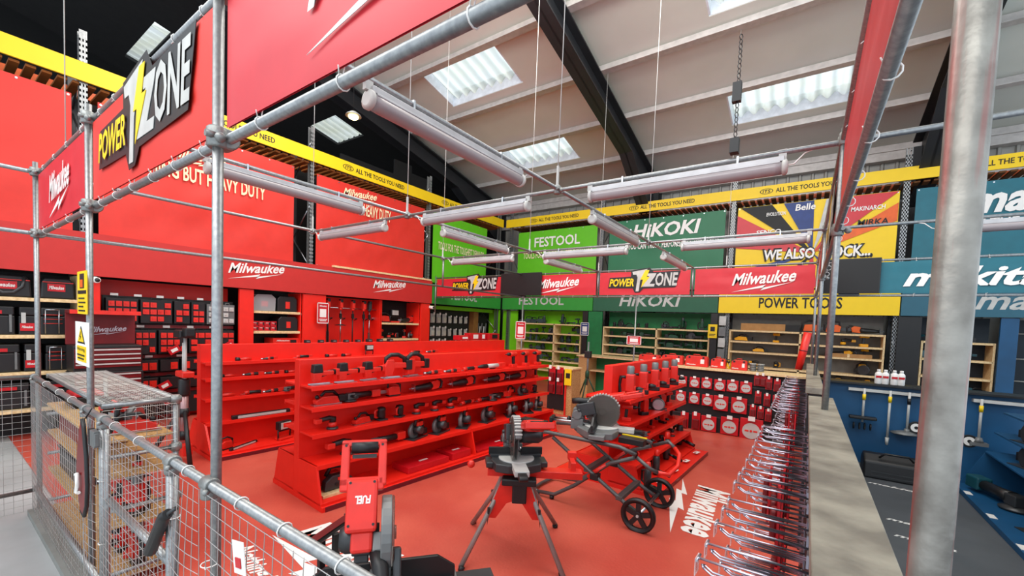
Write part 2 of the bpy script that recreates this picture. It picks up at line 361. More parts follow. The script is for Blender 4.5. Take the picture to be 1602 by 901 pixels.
def rafter(x, n):
    mb = MB(); yk = 9.8
    for dx in (-.15,):
        # underside flange, web, upper flange, with a deeper haunch at the column
        def lo(y): return roofz(y)-.62-(max(0, y-yk)*.42)
        ys = [-2.1, yk, 12.05]
        for a, b in zip(ys[:-1], ys[1:]):
            mb.prism([(a, lo(a)), (b, lo(b)), (b, lo(b)+.03), (a, lo(a)+.03)], 'x', x-.16, x+.16)
            mb.prism([(a, lo(a)), (b, lo(b)), (b, roofz(b)-.16), (a, roofz(a)-.16)], 'x', x-.02, x+.02)
            mb.prism([(a, roofz(a)-.19), (b, roofz(b)-.19), (b, roofz(b)-.16), (a, roofz(a)-.16)], 'x', x-.16, x+.16)
        mb.box(x-.16, x+.16, 12.0, 12.04, 0, roofz(12)-.3); mb.box(x-.16, x+.16, 12.3, 12.34, 0, roofz(12.3)-.2); mb.box(x-.02, x+.02, 12.0, 12.3, 0, roofz(12.3)-.2)
    struct('beam_%d' % n, mb, STL_B)
for n, x in enumerate((-9.25, -3.78, 1.72)): rafter(x, n+1)
# back wall with vertical ribs and a cornice
m_ = MB(); n = 0; x = -9.3; prof = []
while x < 6.5: prof += [(x, 12.42), (x+.14, 12.42), (x+.16, 12.38), (x+.20, 12.38), (x+.22, 12.42)]; x += .25
vs = [(a, b, 0) for a, b in prof]+[(a, b, 5.75) for a, b in prof]; k = len(prof)
m_.add(vs, [(i, i+1, k+i+1, k+i) for i in range(k-1)]); m_.box(-9.3, 6.5, 12.44, 12.5, 0, 6.2); struct('wall_back', m_, CLAD)
m_ = MB(); m_.box(-9.3, 6.5, 12.2, 12.40, 5.62, 5.74); m_.box(-9.3, 6.5, 12.3, 12.42, 5.74, 5.98); m_.box(-9.3, 6.5, 12.28, 12.4, 5.10, 5.2); struct('trim_20', m_, PURL)
m_ = MB(); m_.box(-15.1, -15.0, -4.5, 12.6, 0, 9.5); struct('wall_left', m_, BLKW)
m_ = MB(); m_.box(-9.45, -9.38, -4.5, 12.4, 0, 5.0); m_.box(-15.0, -9.3, 12.38, 12.5, 0, 6.4)
m_.prism([(6.0, 5.0), (8.9, 5.0), (8.9, 5.9), (8.2, 5.9), (8.2, 6.1), (7.6, 6.1), (7.6, 5.7), (6.0, 5.7)], 'x', -9.45, -9.4); struct('wall_partition', m_, BLKW)

# ================================================================== PALLET RACKING
def upright(mb, p, h, along):
    """perforated open section; along = 'y' or 'x' is the run of the rack"""
    x, y = p; w_, d_ = .05, .04
    mb.box(x-w_, x-w_+.01, y-d_, y+d_, 0, h); mb.box(x+w_-.01, x+w_, y-d_, y+d_, 0, h)
    # face is built from narrow strips so the slots stay open
    z = 0.0
    while z < h-.1:
        if along == 'y': mb.box(x+w_-.004, x+w_+.002, y-d_, y+d_, z, z+.035)
        else: mb.box(x-w_, x+w_, y-d_-.004, y-d_+.002, z, z+.035)
        z += .075
    if along == 'y':
        for s in (-1, 0, 1): mb.box(x+w_-.004, x+w_+.002, y+s*d_*.8-.008, y+s*d_*.8+.008, 0, h)
    else:
        for s in (-1, 0, 1): mb.box(x+s*w_*.8-.009, x+s*w_*.8+.009, y-d_-.004, y-d_+.002, 0, h)
def rack_left():
    t = empty('pallet_rack', (-8.8, 5.5, 0), 0, 'tall galvanised pallet racking along the left side behind the red banners', 'racking')
    ys = [-1.9, 1.42, 4.68, 7.9, 11.0]; X0, X1 = -8.36, -9.02
    for y in ys:
        u = MB(); upright(u, (X0, y), 5.55, 'y'); obj('upright', u, GALV, t)
        u = MB(); u.box(X1-.04, X1+.04, y-.05, y+.05, 0, 5.35); obj('rear_upright', u, GUN, t)
        br = MB(); z = .3; s = 1
        while z < 5.0:
            a, b = (X0, X1) if s > 0 else (X1, X0); br.path([(a, y, z), (b, y, z+.62)], .014, 6); z += .62; s = -s
        obj('brace', br, STEEL, t)
    for x in (X0+.04, X1):
        b = MB(); b.box(x-.025, x+.02, ys[0], ys[-1], 4.88, 5.0); obj('beam', b, ORG if x < -9 else GUN, t)
    d = MB(); y = -1.9
    while y < 11.0: d.box(X1+.03, X0+.02, y, y+.09, 4.83, 4.86); y += .14
    obj('decking', d, mat('deck_orange', (176, 104, 40), .7), t)
rack_left()
def rack_back():
    t = empty('pallet_rack', (0, 11.7, 0), 0, 'tall galvanised pallet racking along the rear wall carrying brand banners', 'racking')
    xs_ = [-8.05, -4.90, -1.60, 1.42, 4.7]; Y0, Y1 = 11.26, 11.88
    for x in xs_:
        u = MB(); upright(u, (x, Y0), 5.5, 'x'); obj('upright', u, GALV, t)
        u = MB(); u.box(x-.05, x+.05, Y1-.04, Y1+.04, 0, 5.3); obj('rear_upright', u, GUN, t)
        br = MB(); z = .3; s = 1
        while z < 5.0:
            a, b = (Y0, Y1) if s > 0 else (Y1, Y0); br.path([(x, a, z), (x, b, z+.62)], .014, 6); z += .62; s = -s
        obj('brace', br, STEEL, t)
    b = MB(); b.box(xs_[0], xs_[-1], Y0-.06, Y0-.02, 4.9, 5.0); obj('beam', b, GUN, t)
    b = MB(); b.box(xs_[0], xs_[-1], Y1-.02, Y1+.02, 4.9, 5.0); obj('beam', b, ORG, t)
    d = MB(); x = -8.0
    while x < 4.6: d.box(x, x+.09, Y0, Y1, 4.82, 4.85); x += .14
    obj('decking', d, DECK, t)
rack_back()
LP = Plane((-8.28, 0, 0), (0, 1, 0), (0, 0, 1))       # left racking face: x = distance along y, y = height
BP = Plane((0, 11.18, 0), (1, 0, 0), (0, 0, 1))       # rear racking face
def lettering(parent, pl, body, a, b, mt, shear=0, bold=.01, name='lettering', lift=.008):
    """a = (x0, y0) lower left, b = (x1, height)"""
    pl = PLN.get(parent, pl); mb = MB(); pl.text(mb, body, a[0], a[1], b[0]-a[0], b[1], None, shear, max(bold, .02), lift); return obj(name, mb, mt, parent)
def creased(pl, x0, x1, z0, z1, amp, seed):
    q = pl.copy()
    def f(X, Z):
        a, b = (X-x0)/(x1-x0), (Z-z0)/(z1-z0); e = max(0, math.sin(PI*min(max(a, 0), 1)))*max(0, math.sin(PI*min(max(b, 0), 1)))
        return .5*amp*e**.5*(math.sin(a*5+b*7+seed)+.6*math.sin(b*15-a*6+seed*2.1)+.35*math.sin(a*23+b*9+seed)+.25*math.sin(a*31-b*17+seed*.7))-amp*1.1
    q.warp = f; return q
def sheet(pl, x0, x1, z0, z1, amp=.02, nx=44, nz=24, seed=0, th=.006):
    """a hung sheet with soft creases"""
    mb = MB(); vs = []; fs = []
    for j in range(nz+1):
        for i in range(nx+1):
            a, b = i/nx, j/nz; vs.append(pl.p(x0+(x1-x0)*a, z0+(z1-z0)*b, 0))
    for j in range(nz):
        for i in range(nx): q = j*(nx+1)+i; fs.append((q, q+1, q+nx+2, q+nx+1))
    mb.add(vs, fs, None, True)
    o = len(vs); vs2 = [v-pl.n*th for v in vs]; mb.add(vs2, [f[::-1] for f in fs], None, True); return mb
PLN = {}
def banner(pl, x0, x1, z0, z1, mt, label, amp=.02, seed=0, name='banner'):
    t = empty(name, pl.p((x0+x1)/2, z0, -.02), 0, label, 'banner'); pl = creased(pl, x0, x1, z0, z1, amp, seed)
    obj('sheet', sheet(pl, x0, x1, z0, z1, amp, seed=seed), mt, t)
    ey = MB()
    for a in [x0+(x1-x0)*i/6 for i in range(7)]:
        for b in (z0+.03, z1-.03):
            a2 = min(max(a, x0+.03), x1-.03)
            pl.poly(ey, [(a2+.014*math.cos(k*PI/4), b+.014*math.sin(k*PI/4)) for k in range(8)], None, .006, .004)
    obj('eyelets', ey, STEEL, t); return t
# left racking banners
T = 4.66
b1 = banner(LP, -1.6, 1.30, 2.75, T, REDB, 'plain dark end of the red banner run at the far left corner of the racking', .02, 1)
b2 = banner(LP, 1.56, 4.32, 2.78, T, REDB, 'big red racking banner whose slogan ends in heavy duty, behind the front post', .028, 2)
lettering(b2, LP, 'NOTHING BUT HEAVY DUTY', (1.78, 3.86), (3.78, .24), CREAM, .0, .02); script_logo(LP, 2.38, 4.12, .75, b2, CREAM, lift=.012)
b3 = banner(LP, 4.78, 7.72, 2.80, T, REDB, 'red racking banner with small script logo above its slogan, left of the lime banner', .028, 3)
p_, q_ = at(511, 322, 'x', -8.28), at(611, 353, 'x', -8.28); lettering(b3, LP, 'NOTHING BUT HEAVY DUTY', (p_.y, p_.z), (q_.y, .26), CREAM, 0, .02); script_logo(LP, (p_.y+q_.y)/2-.45, p_.z+.24, .85, b3, CREAM, lift=.012)
b4 = banner(LP, 8.02, 10.3, 2.80, T, LIME, 'lime green banner on the left racking next to the room corner', .015, 4)
lettering(b4, LP, 'FESTOOL', (8.45, 4.08), (9.85, .30), WHT, 0, .02); lettering(b4, LP, 'TOOLS FOR THE TOUGHEST DEMANDS', (8.2, 3.70), (10.15, .22), CREAM, 0, .02)
# rear racking banners
b5 = banner(BP, -7.72, -5.03, 2.80, 4.66, LIME, 'lime green banner facing the shop on the rear racking', .015, 5)
lettering(b5, BP, 'FESTOOL', (-7.1, 4.16), (-5.55, .30), WHT, 0, .02); lettering(b5, BP, 'TOOLS FOR THE TOUGHEST DEMANDS', (-7.5, 3.82), (-5.15, .2), CREAM, 0, .02)
b6 = banner(BP, -4.66, -1.76, 2.80, 4.68, DGRN, 'dark green banner hanging between two uprights of the rear racking', .015, 6)
lettering(b6, BP, 'HiKOKI', (-4.0, 4.18), (-2.3, .36), WHT, .2, .03); lettering(b6, BP, 'POWER YOU CAN TRUST, PERFORMANCE THAT LASTS', (-4.5, 3.86), (-1.86, .19), WHT, 0, .01)
b8 = banner(BP, 1.56, 4.6, 2.80, 4.68, TEAL, 'teal banner at the right end of the rear racking behind the thick post', .015, 8)
lettering(b8, BP, 'makita', (2.25, 4.1), (3.9, .5), WHT, .3, .03); lettering(b8, BP, 'GET THE JOB DONE', (2.15, 3.82), (3.9, .2), WHT, 0, .02)
b7 = banner(BP, -1.50, 1.32, 2.80, 4.68, YEL, 'yellow starburst banner listing further brands on the rear racking', .008, 7)
def starburst():
    cx, cz = -.02, 3.55
    cols = [((-1.5, 4.5), (-1.5, 3.75), REDBR), ((-1.45, 4.67), (-.82, 4.67), BLKP), ((-.60, 4.67), (-.05, 4.67), BLUEB), ((.16, 4.67), (.40, 4.67), LGRY), ((.62, 4.67), (1.31, 4.67), REDBR),
            ((1.31, 4.45), (1.31, 4.10), ORG), ((-1.5, 3.2), (-1.5, 2.98), BLUEB), ((-.75, 2.82), (-.45, 2.82), BLKP), ((-.2, 2.82), (.1, 2.82), REDBR), ((.45, 2.82), (.75, 2.82), BLUEB)]
    groups = {}
    for a, b, mt in cols: groups.setdefault(mt.name, (MB(), mt))[0]; BP.poly(groups[mt.name][0], [(cx, cz), a, b] if True else [], None, .010, .002)
    for k, (mb, mt) in groups.items(): obj('ray', mb, mt, b7)
    bk = MB()
    BP.text(bk, 'WE ALSO STOCK...', -.96, 3.40, 1.94, .30, None, .05, .055, .014); obj('slogan_backing', bk, BLKP, b7)
    lettering(b7, BP, 'WE ALSO STOCK...', (-.92, 3.435), (.94, .23), WHT, .05, .03, 'slogan', .02)
    for body, x0, x1, z, h, mt in (('SENCO', -1.1, -.62, 4.02, .10, WHT), ('EVOLUTION', -.92, -.55, 4.42, .08, WHT), ('Belle', -.38, -.02, 4.48, .14, WHT), ('ELF', .22, .40, 4.28, .14, REDT), ('MAKINARCH', .58, 1.12, 4.35, .09, WHT), ('MIRKA', .70, 1.18, 4.05, .12, BLKP)):
        lettering(b7, BP, body, (x0, z), (x1, h), mt, .1, .02, 'brand_lettering', .02)
starburst()
# yellow header strips
def header(pl, x0, x1, z0, z1, texts, label, end=None):
    t = empty('header_sign', pl.p((x0+x1)/2, z0, 0), 0, label, 'sign')
    b = MB(); pl.poly(b, [(x0, z0), (x1, z0), (x1, z1), (x0, z1)], None, .02, .03); obj('board', b, YEL, t)
    for a in texts:
        k = MB(); n = 14
        for q in range(n): # oval ring
            A, B = 2*PI*q/n, 2*PI*(q+1)/n
            pl.poly(k, [(a+.13*math.cos(A), z0+.125+.062*math.sin(A)), (a+.13*math.cos(B), z0+.125+.062*math.sin(B)), (a+.115*math.cos(B), z0+.125+.052*math.sin(B)), (a+.115*math.cos(A), z0+.125+.052*math.sin(A))], None, .024, .002)
        pl.text(k, 'ITS', a-.075, z0+.09, .15, .07, None, .1, .02, .024); pl.text(k, 'ALL THE TOOLS YOU NEED', a+.18, z0+.075, 1.35, .10, None, 0, .02, .024)
        obj('lettering', k, BLKP, t)
header(LP, -2.0, 11.1, 4.86, 5.11, [-1.2, 2.4, 5.45, 8.4], 'long yellow header strip along the top of the left racking')
header(BP, -8.2, 5.0, 4.86, 5.11, [-7.15, -4.0, -.95, 2.2], 'long yellow header strip along the top of the rear racking')
# fascias
def fascia(pl, x0, x1, z0, z1, mt, label, items):
    t = empty('fascia_board', pl.p((x0+x1)/2, z0, .02), 0, label, 'fascia')
    b = MB(); pl.poly(b, [(x0, z0), (x1, z0), (x1, z1), (x0, z1)], None, .08, .10); obj('board', b, mt, t)
    for it in items:
        if it[0] == 'logo': script_logo(pl, it[1], it[2], it[3], t, WHT, lift=.084)
        else: lettering(t, pl, it[0], it[1], it[2], it[3], it[4], .02, lift=.084)
    return t
fascia(LP, -2.0, 7.95, 2.23, 2.82, REDF, 'long red fascia with two script logos above the left wall shelves', [('logo', 3.15, 2.38, .95), ('logo', 6.1, 2.38, .95), ('logo', -.6, 2.38, .95)])
fascia(LP, 7.97, 11.0, 2.23, 2.75, FGRN, 'green fascia on the left wall beside the corner, its lettering half hidden', [('FESTOOL', (8.7, 2.38), (9.8, .26), LGRY, 0)])
fascia(BP, -8.2, -5.03, 2.23, 2.75, FGRN, 'green fascia above the lime shelving on the rear wall', [('FESTOOL', (-7.55, 2.38), (-5.95, .26), LGRY, 0)])
fascia(BP, -5.01, -1.80, 2.23, 2.75, DGRF, 'dark green fascia over the green shelving on the rear wall', [('HiKOKI', (-4.25, 2.36), (-2.65, .30), LGRY, .2)])
fascia(BP, -1.78, 1.44, 2.23, 2.75, YEL, 'yellow fascia reading power tools over the middle rear shelves', [('POWER TOOLS', (-.95, 2.35), (.55, .24), BLKP, 0)])
fascia(BP, 1.46, 4.9, 2.23, 2.75, TEALF, 'grey blue fascia over the blue shelving at the right end', [('makita', (2.45, 2.36), (3.9, .34), LGRY, .3)])
m_ = MB(); m_.box(-8.25, -8.18, 5.1, 7.9, 2.82, 2.86); tag(obj('timber_batten', m_, WOOD), 'long pine batten lying along the top of the red fascia', 'timber')

# ================================================================== TUBE FRAME
R_ = .0169
FX = [-5.33, -3.52, -1.70, .12]
fr = empty('tube_frame', (-2.6, .62, 0), 0, 'large galvanised tube frame enclosing the red sales area', 'frame')
def tube(name, a, b, mt=GALV, r=R_, cap=True):
    mb = MB(); mb.path([a, b], r, 20); return obj(name, mb, mt, fr)
for x in FX[:3]: tube('post', (x, .62, 0), (x, .62, 2.98))
tube('thick_post', (FX[3], .62, 0), (FX[3], .62, 3.05), GALVR, .0172)['label'] = 'scuffed nearest post with red marks'
XR = [(.105, 3.02), (.088, 5.45), (.07, 8.0)]
for x, y in XR[:2]: tube('post', (x, y, 1.37), (x, y, 2.96))
tube('post', (.07, 8.0, 1.1), (.07, 8.0, 2.96))
for x in (-5.33, -2.72): tube('post', (x, 8.0, 0), (x, 8.0, 2.42), r=.014)
tube('post', (-8.12, 8.0, 2.0), (-8.12, 8.0, 2.95))
tube('post', (-5.33, 5.42, 2.4), (-5.33, 5.42, 2.9)); tube('post', (-3.53, 8.0, 2.4), (-3.53, 8.0, 2.9)); tube('post', (-1.73, 8.0, 2.4), (-1.73, 8.0, 2.9))
for z in (2.395, 2.9):
    tube('rail', (-5.38, .645, z), (.2, .645, z)); tube('rail', (-5.35, -1.2, z), (-5.35, 8.05, z))
    tube('rail', (-8.15, 8.02, z), (4.2, 8.02, z)); tube('rail', (.118, .6, z), (.07, 8.05, z))
for y, x1 in ((3.03, 2.6), (5.42, 2.6)): tube('rail', (-5.35, y, 2.885), (x1, y, 2.885), r=.015)
for x in (-3.53, -1.73): tube('rail', (x, .62, 2.90), (x, 8.0, 2.90), r=.015)
def clamp(p, r=.034):
    mb = MB(); mb.lathe([(r*.86, -.035), (r, -.03), (r, .03), (r*.86, .035)], p, 'z', 14); mb.lathe([(r*.86, -.03), (r, -.026), (r, .026), (r*.86, .03)], (p[0], p[1]+.026, p[2]), 'x', 14)
    mb.lathe([(.012, 0), (.012, .03)], (p[0]+.02, p[1]-.045, p[2]), 'y', 8); mb.ball((p[0]+.045, p[1]-.01, p[2]-.01), .017); obj('clamp', mb, CLAMP, fr)
for x in FX: 
    for z in (2.395, 2.9): clamp((x, .62, z))
for x, y in XR:
    for z in (2.395, 2.9): clamp((x, y, z), .027)
for x in (-5.35, -3.53, -1.73):
    for y in (3.03, 5.42): clamp((x, y, 2.89), .027)
for z in (2.395, 2.9): clamp((-5.33, 8.0, z), .026)
# suspension wires
for x, y in [(-5.35, 3.03), (-5.35, 5.42), (-3.53, 3.03), (-3.53, 5.42), (-1.73, 3.03), (-1.73, 5.42), (-5.35, .8), (-3.53, 8.0), (-1.2, 8.0)]:
    z1 = roofz(y)-.1; mb = MB(); mb.path([(x, y, 2.91), (x, y, z1)], .004, 5); mb.box(x-.008, x+.008, y-.008, y+.008, 2.92, 3.08); mb.lathe([(.02, z1-.04), (.02, z1)], (x, y, 0), 'z', 8); obj('suspension_wire', mb, LGRY, fr)
# winch chain hanging at the right cross tube
mb = MB()
for k in range(22): mb.path([(-.45+.008*math.cos(a), 3.03+(.008*math.cos(a) if k % 2 else 0), 3.02+k*.03+.018*math.sin(a)) for a in [PI/3*i for i in range(6)]], .003, 5, closed=True)
mb.box(-.475, -.425, 3.0, 3.06, 2.93, 3.02); mb.box(-.48, -.43, 3.01, 3.05, 3.25, 3.37); obj('chain', mb, BLK, fr)
# cage banners with cable ties
def ties(pl, x0, x1, z0, z1, parent, n=5):
    for a in [x0+(x1-x0)*(i+.5)/n for i in range(n)]:
        for zc in (z0, z1):
            mb = MB(); c = pl.p(a, zc, 0)-pl.n*.021
            pts = [c+pl.v*.0195*math.cos(q)+pl.n*.0195*math.sin(q) for q in [PI/5*i for i in range(10)]]
            mb.path(pts, .0022, 5, closed=True); s = 1 if zc == z0 else -1
            mb.path([c+pl.v*.019*s, c+pl.v*.045*s+pl.u*.006], .002, 5); mb.path([c+pl.v*.015*s+pl.n*.012, c+pl.v*.03*s+pl.n*.022+pl.u*.012], .0018, 5); obj('cable_tie', mb, WHT, parent)
FP = Plane((0, .624, 0), (1, 0, 0), (0, 0, 1))
def cage_banner(pl, x0, x1, mt, label, n=5, z0=2.425, z1=2.87, logo=None, lx=0, lw=1, lz=.04):
    t = empty('cage_banner', pl.p((x0+x1)/2, z0, -.02), 0, label, 'banner'); p0 = pl; pl = creased(pl, x0, x1, z0, z1, .007, x0)
    obj('sheet', sheet(pl, x0, x1, z0, z1, .007, 40, 10, x0), mt, t)
    pl = p0
    if logo == 'zone': zone_logo(pl, lx, z0+.12, lw, t, .003)
    elif logo == 'script': script_logo(pl, lx, z0+lz, lw, t, WHT, rise=.06, h=.30, lift=.003)
    elif logo: lettering(t, pl, logo, (lx, z0+.09), (lx+lw, .26), WHT, .3, .03)
    ties(p0, x0, x1, 2.395, 2.9, t, n); return t
cage_banner(FP, -5.29, -3.56, REDBR, 'red frame banner nearest the far left corner post, steeply foreshortened', 4, logo='script', lx=-4.76, lw=.70)
cage_banner(FP, -3.48, -1.74, REDB, 'red frame banner with yellow and white zone logo at upper left', 6, logo='zone', lx=-3.26, lw=1.32)
cage_banner(FP, -1.66, .08, REDBR, 'nearest red frame banner cut by the top of the photo', 4, logo='script', lx=-1.14, lw=.95, lz=.075)
YP = Plane((0, 7.998, 0), (1, 0, 0), (0, 0, 1))
cage_banner(YP, -8.08, -5.9, REDBR, 'rear frame banner with zone logo left of the left black screen', logo='zone', lx=-7.5, lw=1.4)
cage_banner(YP, -5.29, -3.57, REDBR, 'small red rear frame banner partly behind the left black screen', logo='script', lx=-4.95, lw=1.0)
cage_banner(YP, -3.49, -1.77, REDBR, 'rear frame banner with zone logo in the middle of the picture', logo='zone', lx=-3.28, lw=1.3)
cage_banner(YP, -1.69, .04, REDBR, 'rear frame banner with white script logo right of the central zone banner', logo='script', lx=-1.1, lw=.9)
cage_banner(YP, .65, 4.1, TEAL, 'teal frame banner right of the right black screen', 10, logo='makita', lx=1.05, lw=1.3)
RP1 = Plane((.098, 0, 0), (0, -1, 0), (0, 0, 1))
cage_banner(RP1, -2.98, -.7, REDBR, 'red banner on the right side of the frame, first bay, seen edge on from below', 6)
cage_banner(RP1, -5.40, -3.06, REDBR, 'red banner on the right side of the frame, second bay, with zone logo', 5, logo='zone', lx=-4.9, lw=1.3)
cage_banner(Plane((.07, 0, 0), (0, -1, 0), (0, 0, 1)), -7.9, -5.5, REDBR, 'red banner on the right side of the frame, last bay by the rear rail', 5, logo='script', lx=-7.1, lw=.9)
# batten lights under the tubes
def batten(L=1.25):
    t = empty('batten_light', (0, 0, 0), 0, 'x', 'light fitting')
    h = MB(); h.box(-L/2, L/2, -.028, .028, -.018, .012); h.box(-L/2+.02, L/2-.02, -.034, .034, -.028, -.018); obj('housing', h, HOUS, t, True, .002)
    d = MB(); d.lathe([(.038, -L/2+.01), (.040, -L/2+.05), (.040, L/2-.05), (.038, L/2-.01)], (0, 0, -.052), 'x', 16); obj('diffuser', d, CLEARP, t, True)
    for s in (-1, 1):
        e = MB(); e.lathe([(.036, s*(L/2-.012)), (.046, s*(L/2-.005)), (.046, s*(L/2+.012)), (.03, s*(L/2+.02))], (0, 0, -.05), 'x', 14); e.box(s*L/2-.03, s*L/2+.01, -.012, .012, -.012, .055); obj('end_cap', e, LGRY, t, True)
        c = MB(); c.box(s*L*.3-.006, s*L*.3+.006, -.024, .024, -.01, .055); obj('clip', c, STEEL, t, True)
    w_ = MB(); w_.path([(L/2, 0, -.04), (L/2+.05, .02, -.03), (L/2+.1, .01, .02), (L/2+.18, 0, .04), (L/2+.3, 0, .05)], .004, 6); obj('cable', w_, WHT, t, True); return t
bt = batten(); first = True; GB = 'batten lights under the frame tubes'
def put_batten(x, y, z, rz, label, s=1.0):
    global first
    if first: bt.location = (x, y, z); bt.rotation_euler = (0, 0, rz); bt['label'] = label; bt['group'] = GB; bt.scale = (s, 1, 1); first = False
    else: dup(bt, (x, y, z), rz, label, GB, (s, 1, 1))
put_batten(-1.73, 1.87, 2.858, PI/2, 'nearest batten light, long and pink tinged, right of the warm lamp', 1.0)
put_batten(-1.73, 4.35, 2.858, PI/2, 'batten light sloping down right from the central tube crossing', 1.0)
put_batten(-1.73, 6.75, 2.858, PI/2, 'short looking batten light ending at the rear frame rail above the red zone banner')
put_batten(-3.53, 1.85, 2.858, PI/2, 'batten light just right of the front left post against the red banner')
put_batten(-3.53, 4.2, 2.858, PI/2, 'batten light in front of the lime banner on the left racking')
put_batten(-3.53, 6.55, 2.858, PI/2, 'small batten light in front of the lime banner on the rear racking')
put_batten(-4.52, 3.03, 2.845, PI, 'batten light in front of the big red slogan banner')
put_batten(-2.64, 3.03, 2.845, PI, 'batten light left of the central tube crossing')
put_batten(-.80, 3.03, 2.845, 0, 'batten light right of the central tube crossing under the ceiling')
put_batten(-4.47, 5.42, 2.845, PI, 'far batten light over the left black screen')
put_batten(-2.64, 5.42, 2.845, PI, 'far batten light across the lime and dark green rear banners')
put_batten(-.68, 5.42, 2.845, PI, 'far batten light across the dark green and yellow rear banners')
put_batten(1.55, 5.42, 2.845, PI, 'batten light behind the thick post at the right edge')
# warm pendant lamp
t = empty('pendant_lamp', (-6.5, 4.37, 5.1), 0, 'small glowing warm pendant lamp on a thin wire', 'lamp')
p = at(553, 178, 'x', -6.5); t.location = p
mb = MB(); mb.lathe([(.02, .02), (.05, .03), (.12, -.02), (.13, -.04)], p, 'z', 16); obj('lamp_shade', mb, GRY, t)
mb = MB(); mb.ball((p.x, p.y, p.z-.05), .065, sc=(1.3, 1.3, .7)); obj('bulb', mb, BULB, t)
mb = MB(); mb.path([(p.x, p.y, p.z), (p.x, p.y, roofz(p.y))], .004, 5); obj('wire', mb, BLK, t)
# black screens
def tv(x0, x1, label):
    t = empty('television', ((x0+x1)/2, 7.95, 2.42), 0, label, 'screen')
    mb = MB(); mb.box(x0, x1, 7.93, 7.965, 2.42, 2.93); obj('casing', mb, BLK, t, bevel=.006)
    mb = MB(); mb.box(x0+.015, x1-.015, 7.926, 7.932, 2.44, 2.915); obj('screen', mb, SCREEN, t)
    mb = MB(); mb.box((x0+x1)/2-.12, (x0+x1)/2+.12, 7.965, 8.0, 2.39, 2.92); obj('bracket', mb, GUN, t)
tv(-5.93, -4.83, 'black screen mounted on the rear frame rail left of centre')
tv(.12, .80, 'black screen mounted on the rear frame rail behind the right hand posts')
# ================================================================== WALL UNITS, LEFT (front plane x = -8.3)
XL = -8.3
def box_obj(name, parent, x0, x1, y0, y1, z0, z1, mt, bevel=0.0):
    return obj(name, MB().box(x0, x1, y0, y1, z0, z1), mt, parent, bevel=bevel)
def left_unit(y0, y1, zs, back, side, label, edge=WOOD, xb=-8.78, z1=2.22, posts=(1, 1)):
    t = empty('shelf_unit', (-8.5, (y0+y1)/2, 0), 0, label, 'shelf unit')
    box_obj('back_panel', t, xb-.02, xb, y0, y1, .0, z1, back)
    if posts[0]: box_obj('side_panel', t, xb, XL, y0, y0+.02, 0, z1, side)
    if posts[1]: box_obj('side_panel', t, xb, XL, y1-.02, y1, 0, z1, side)
    for z in zs: box_obj('shelf', t, xb, XL+.01, y0+.02, y1-.02, z-.045, z, edge, .003)
    return t
def left_panel(y0, y1, label, x0=-8.298, x1=-8.24, z1=2.22):
    t = empty('partition_panel', ((x0+x1)/2, (y0+y1)/2, 0), 0, label, 'panel')
    box_obj('panel', t, x0, x1, y0, y1, 0, z1, RED, .004); box_obj('skirting', t, x1, x1+.012, y0, y1, 0, .1, DRED); return t
left_unit(-.9, 1.36, (1.885, 1.40, .915, .43), BLKP, WOOD, 'black backed shelf unit of tool bags and cases at the far left')
left_panel(1.38, 1.56, 'narrow red partition left of the case wall', x0=-8.32, x1=-8.24)
t = left_unit(1.58, 3.34, (), RED, RED, 'red backed bay holding the black case wall', xb=-8.7, posts=(0, 0))
left_panel(3.35, 3.585, 'red partition between the case wall and the carton shelves')
left_unit(3.59, 4.49, (1.845, 1.47, 1.20, .8), BLKP, RED, 'red shelf unit with pine shelves of cartons and cases')
left_panel(4.50, 4.98, 'broad red partition behind the crimson code sign')
t = left_unit(4.99, 6.40, (1.0,), RED, RED, 'red bay with long outdoor tools hanging from a rail', edge=RED)
mb = MB(); mb.path([(-8.42, 5.01, 1.98), (-8.42, 6.37, 1.98)], .012, 8); obj('hanging_rail', mb, STEEL, t)
left_unit(6.42, 7.62, (1.69, 1.30, .8), BLKP, RED, 'red shelf unit with garden tools near the red end panel')
left_panel(7.63, 7.93, 'red end panel where the red fascia meets the green one')
def cctv(p, label):
    t = empty('security_camera', p, 0, label, 'camera')
    mb = MB(); mb.lathe([(.03, -.05), (.04, -.03), (.04, .05), (.034, .06)], p, 'x', 14); obj('housing', mb, WHT, t)
    mb = MB(); mb.lathe([(.03, .058), (.028, .066), (.001, .07)], p, 'x', 12); obj('lens', mb, BLK, t)
    mb = MB(); mb.box(p[0]-.09, p[0]-.04, p[1]-.015, p[1]+.015, p[2]-.015, p[2]+.05); obj('bracket', mb, WHT, t)
cctv((-8.14, 1.5, 2.17), 'white round security camera above the red tool chest'); cctv((-8.14, 7.9, 2.12), 'white security camera on the red end panel by the corner')
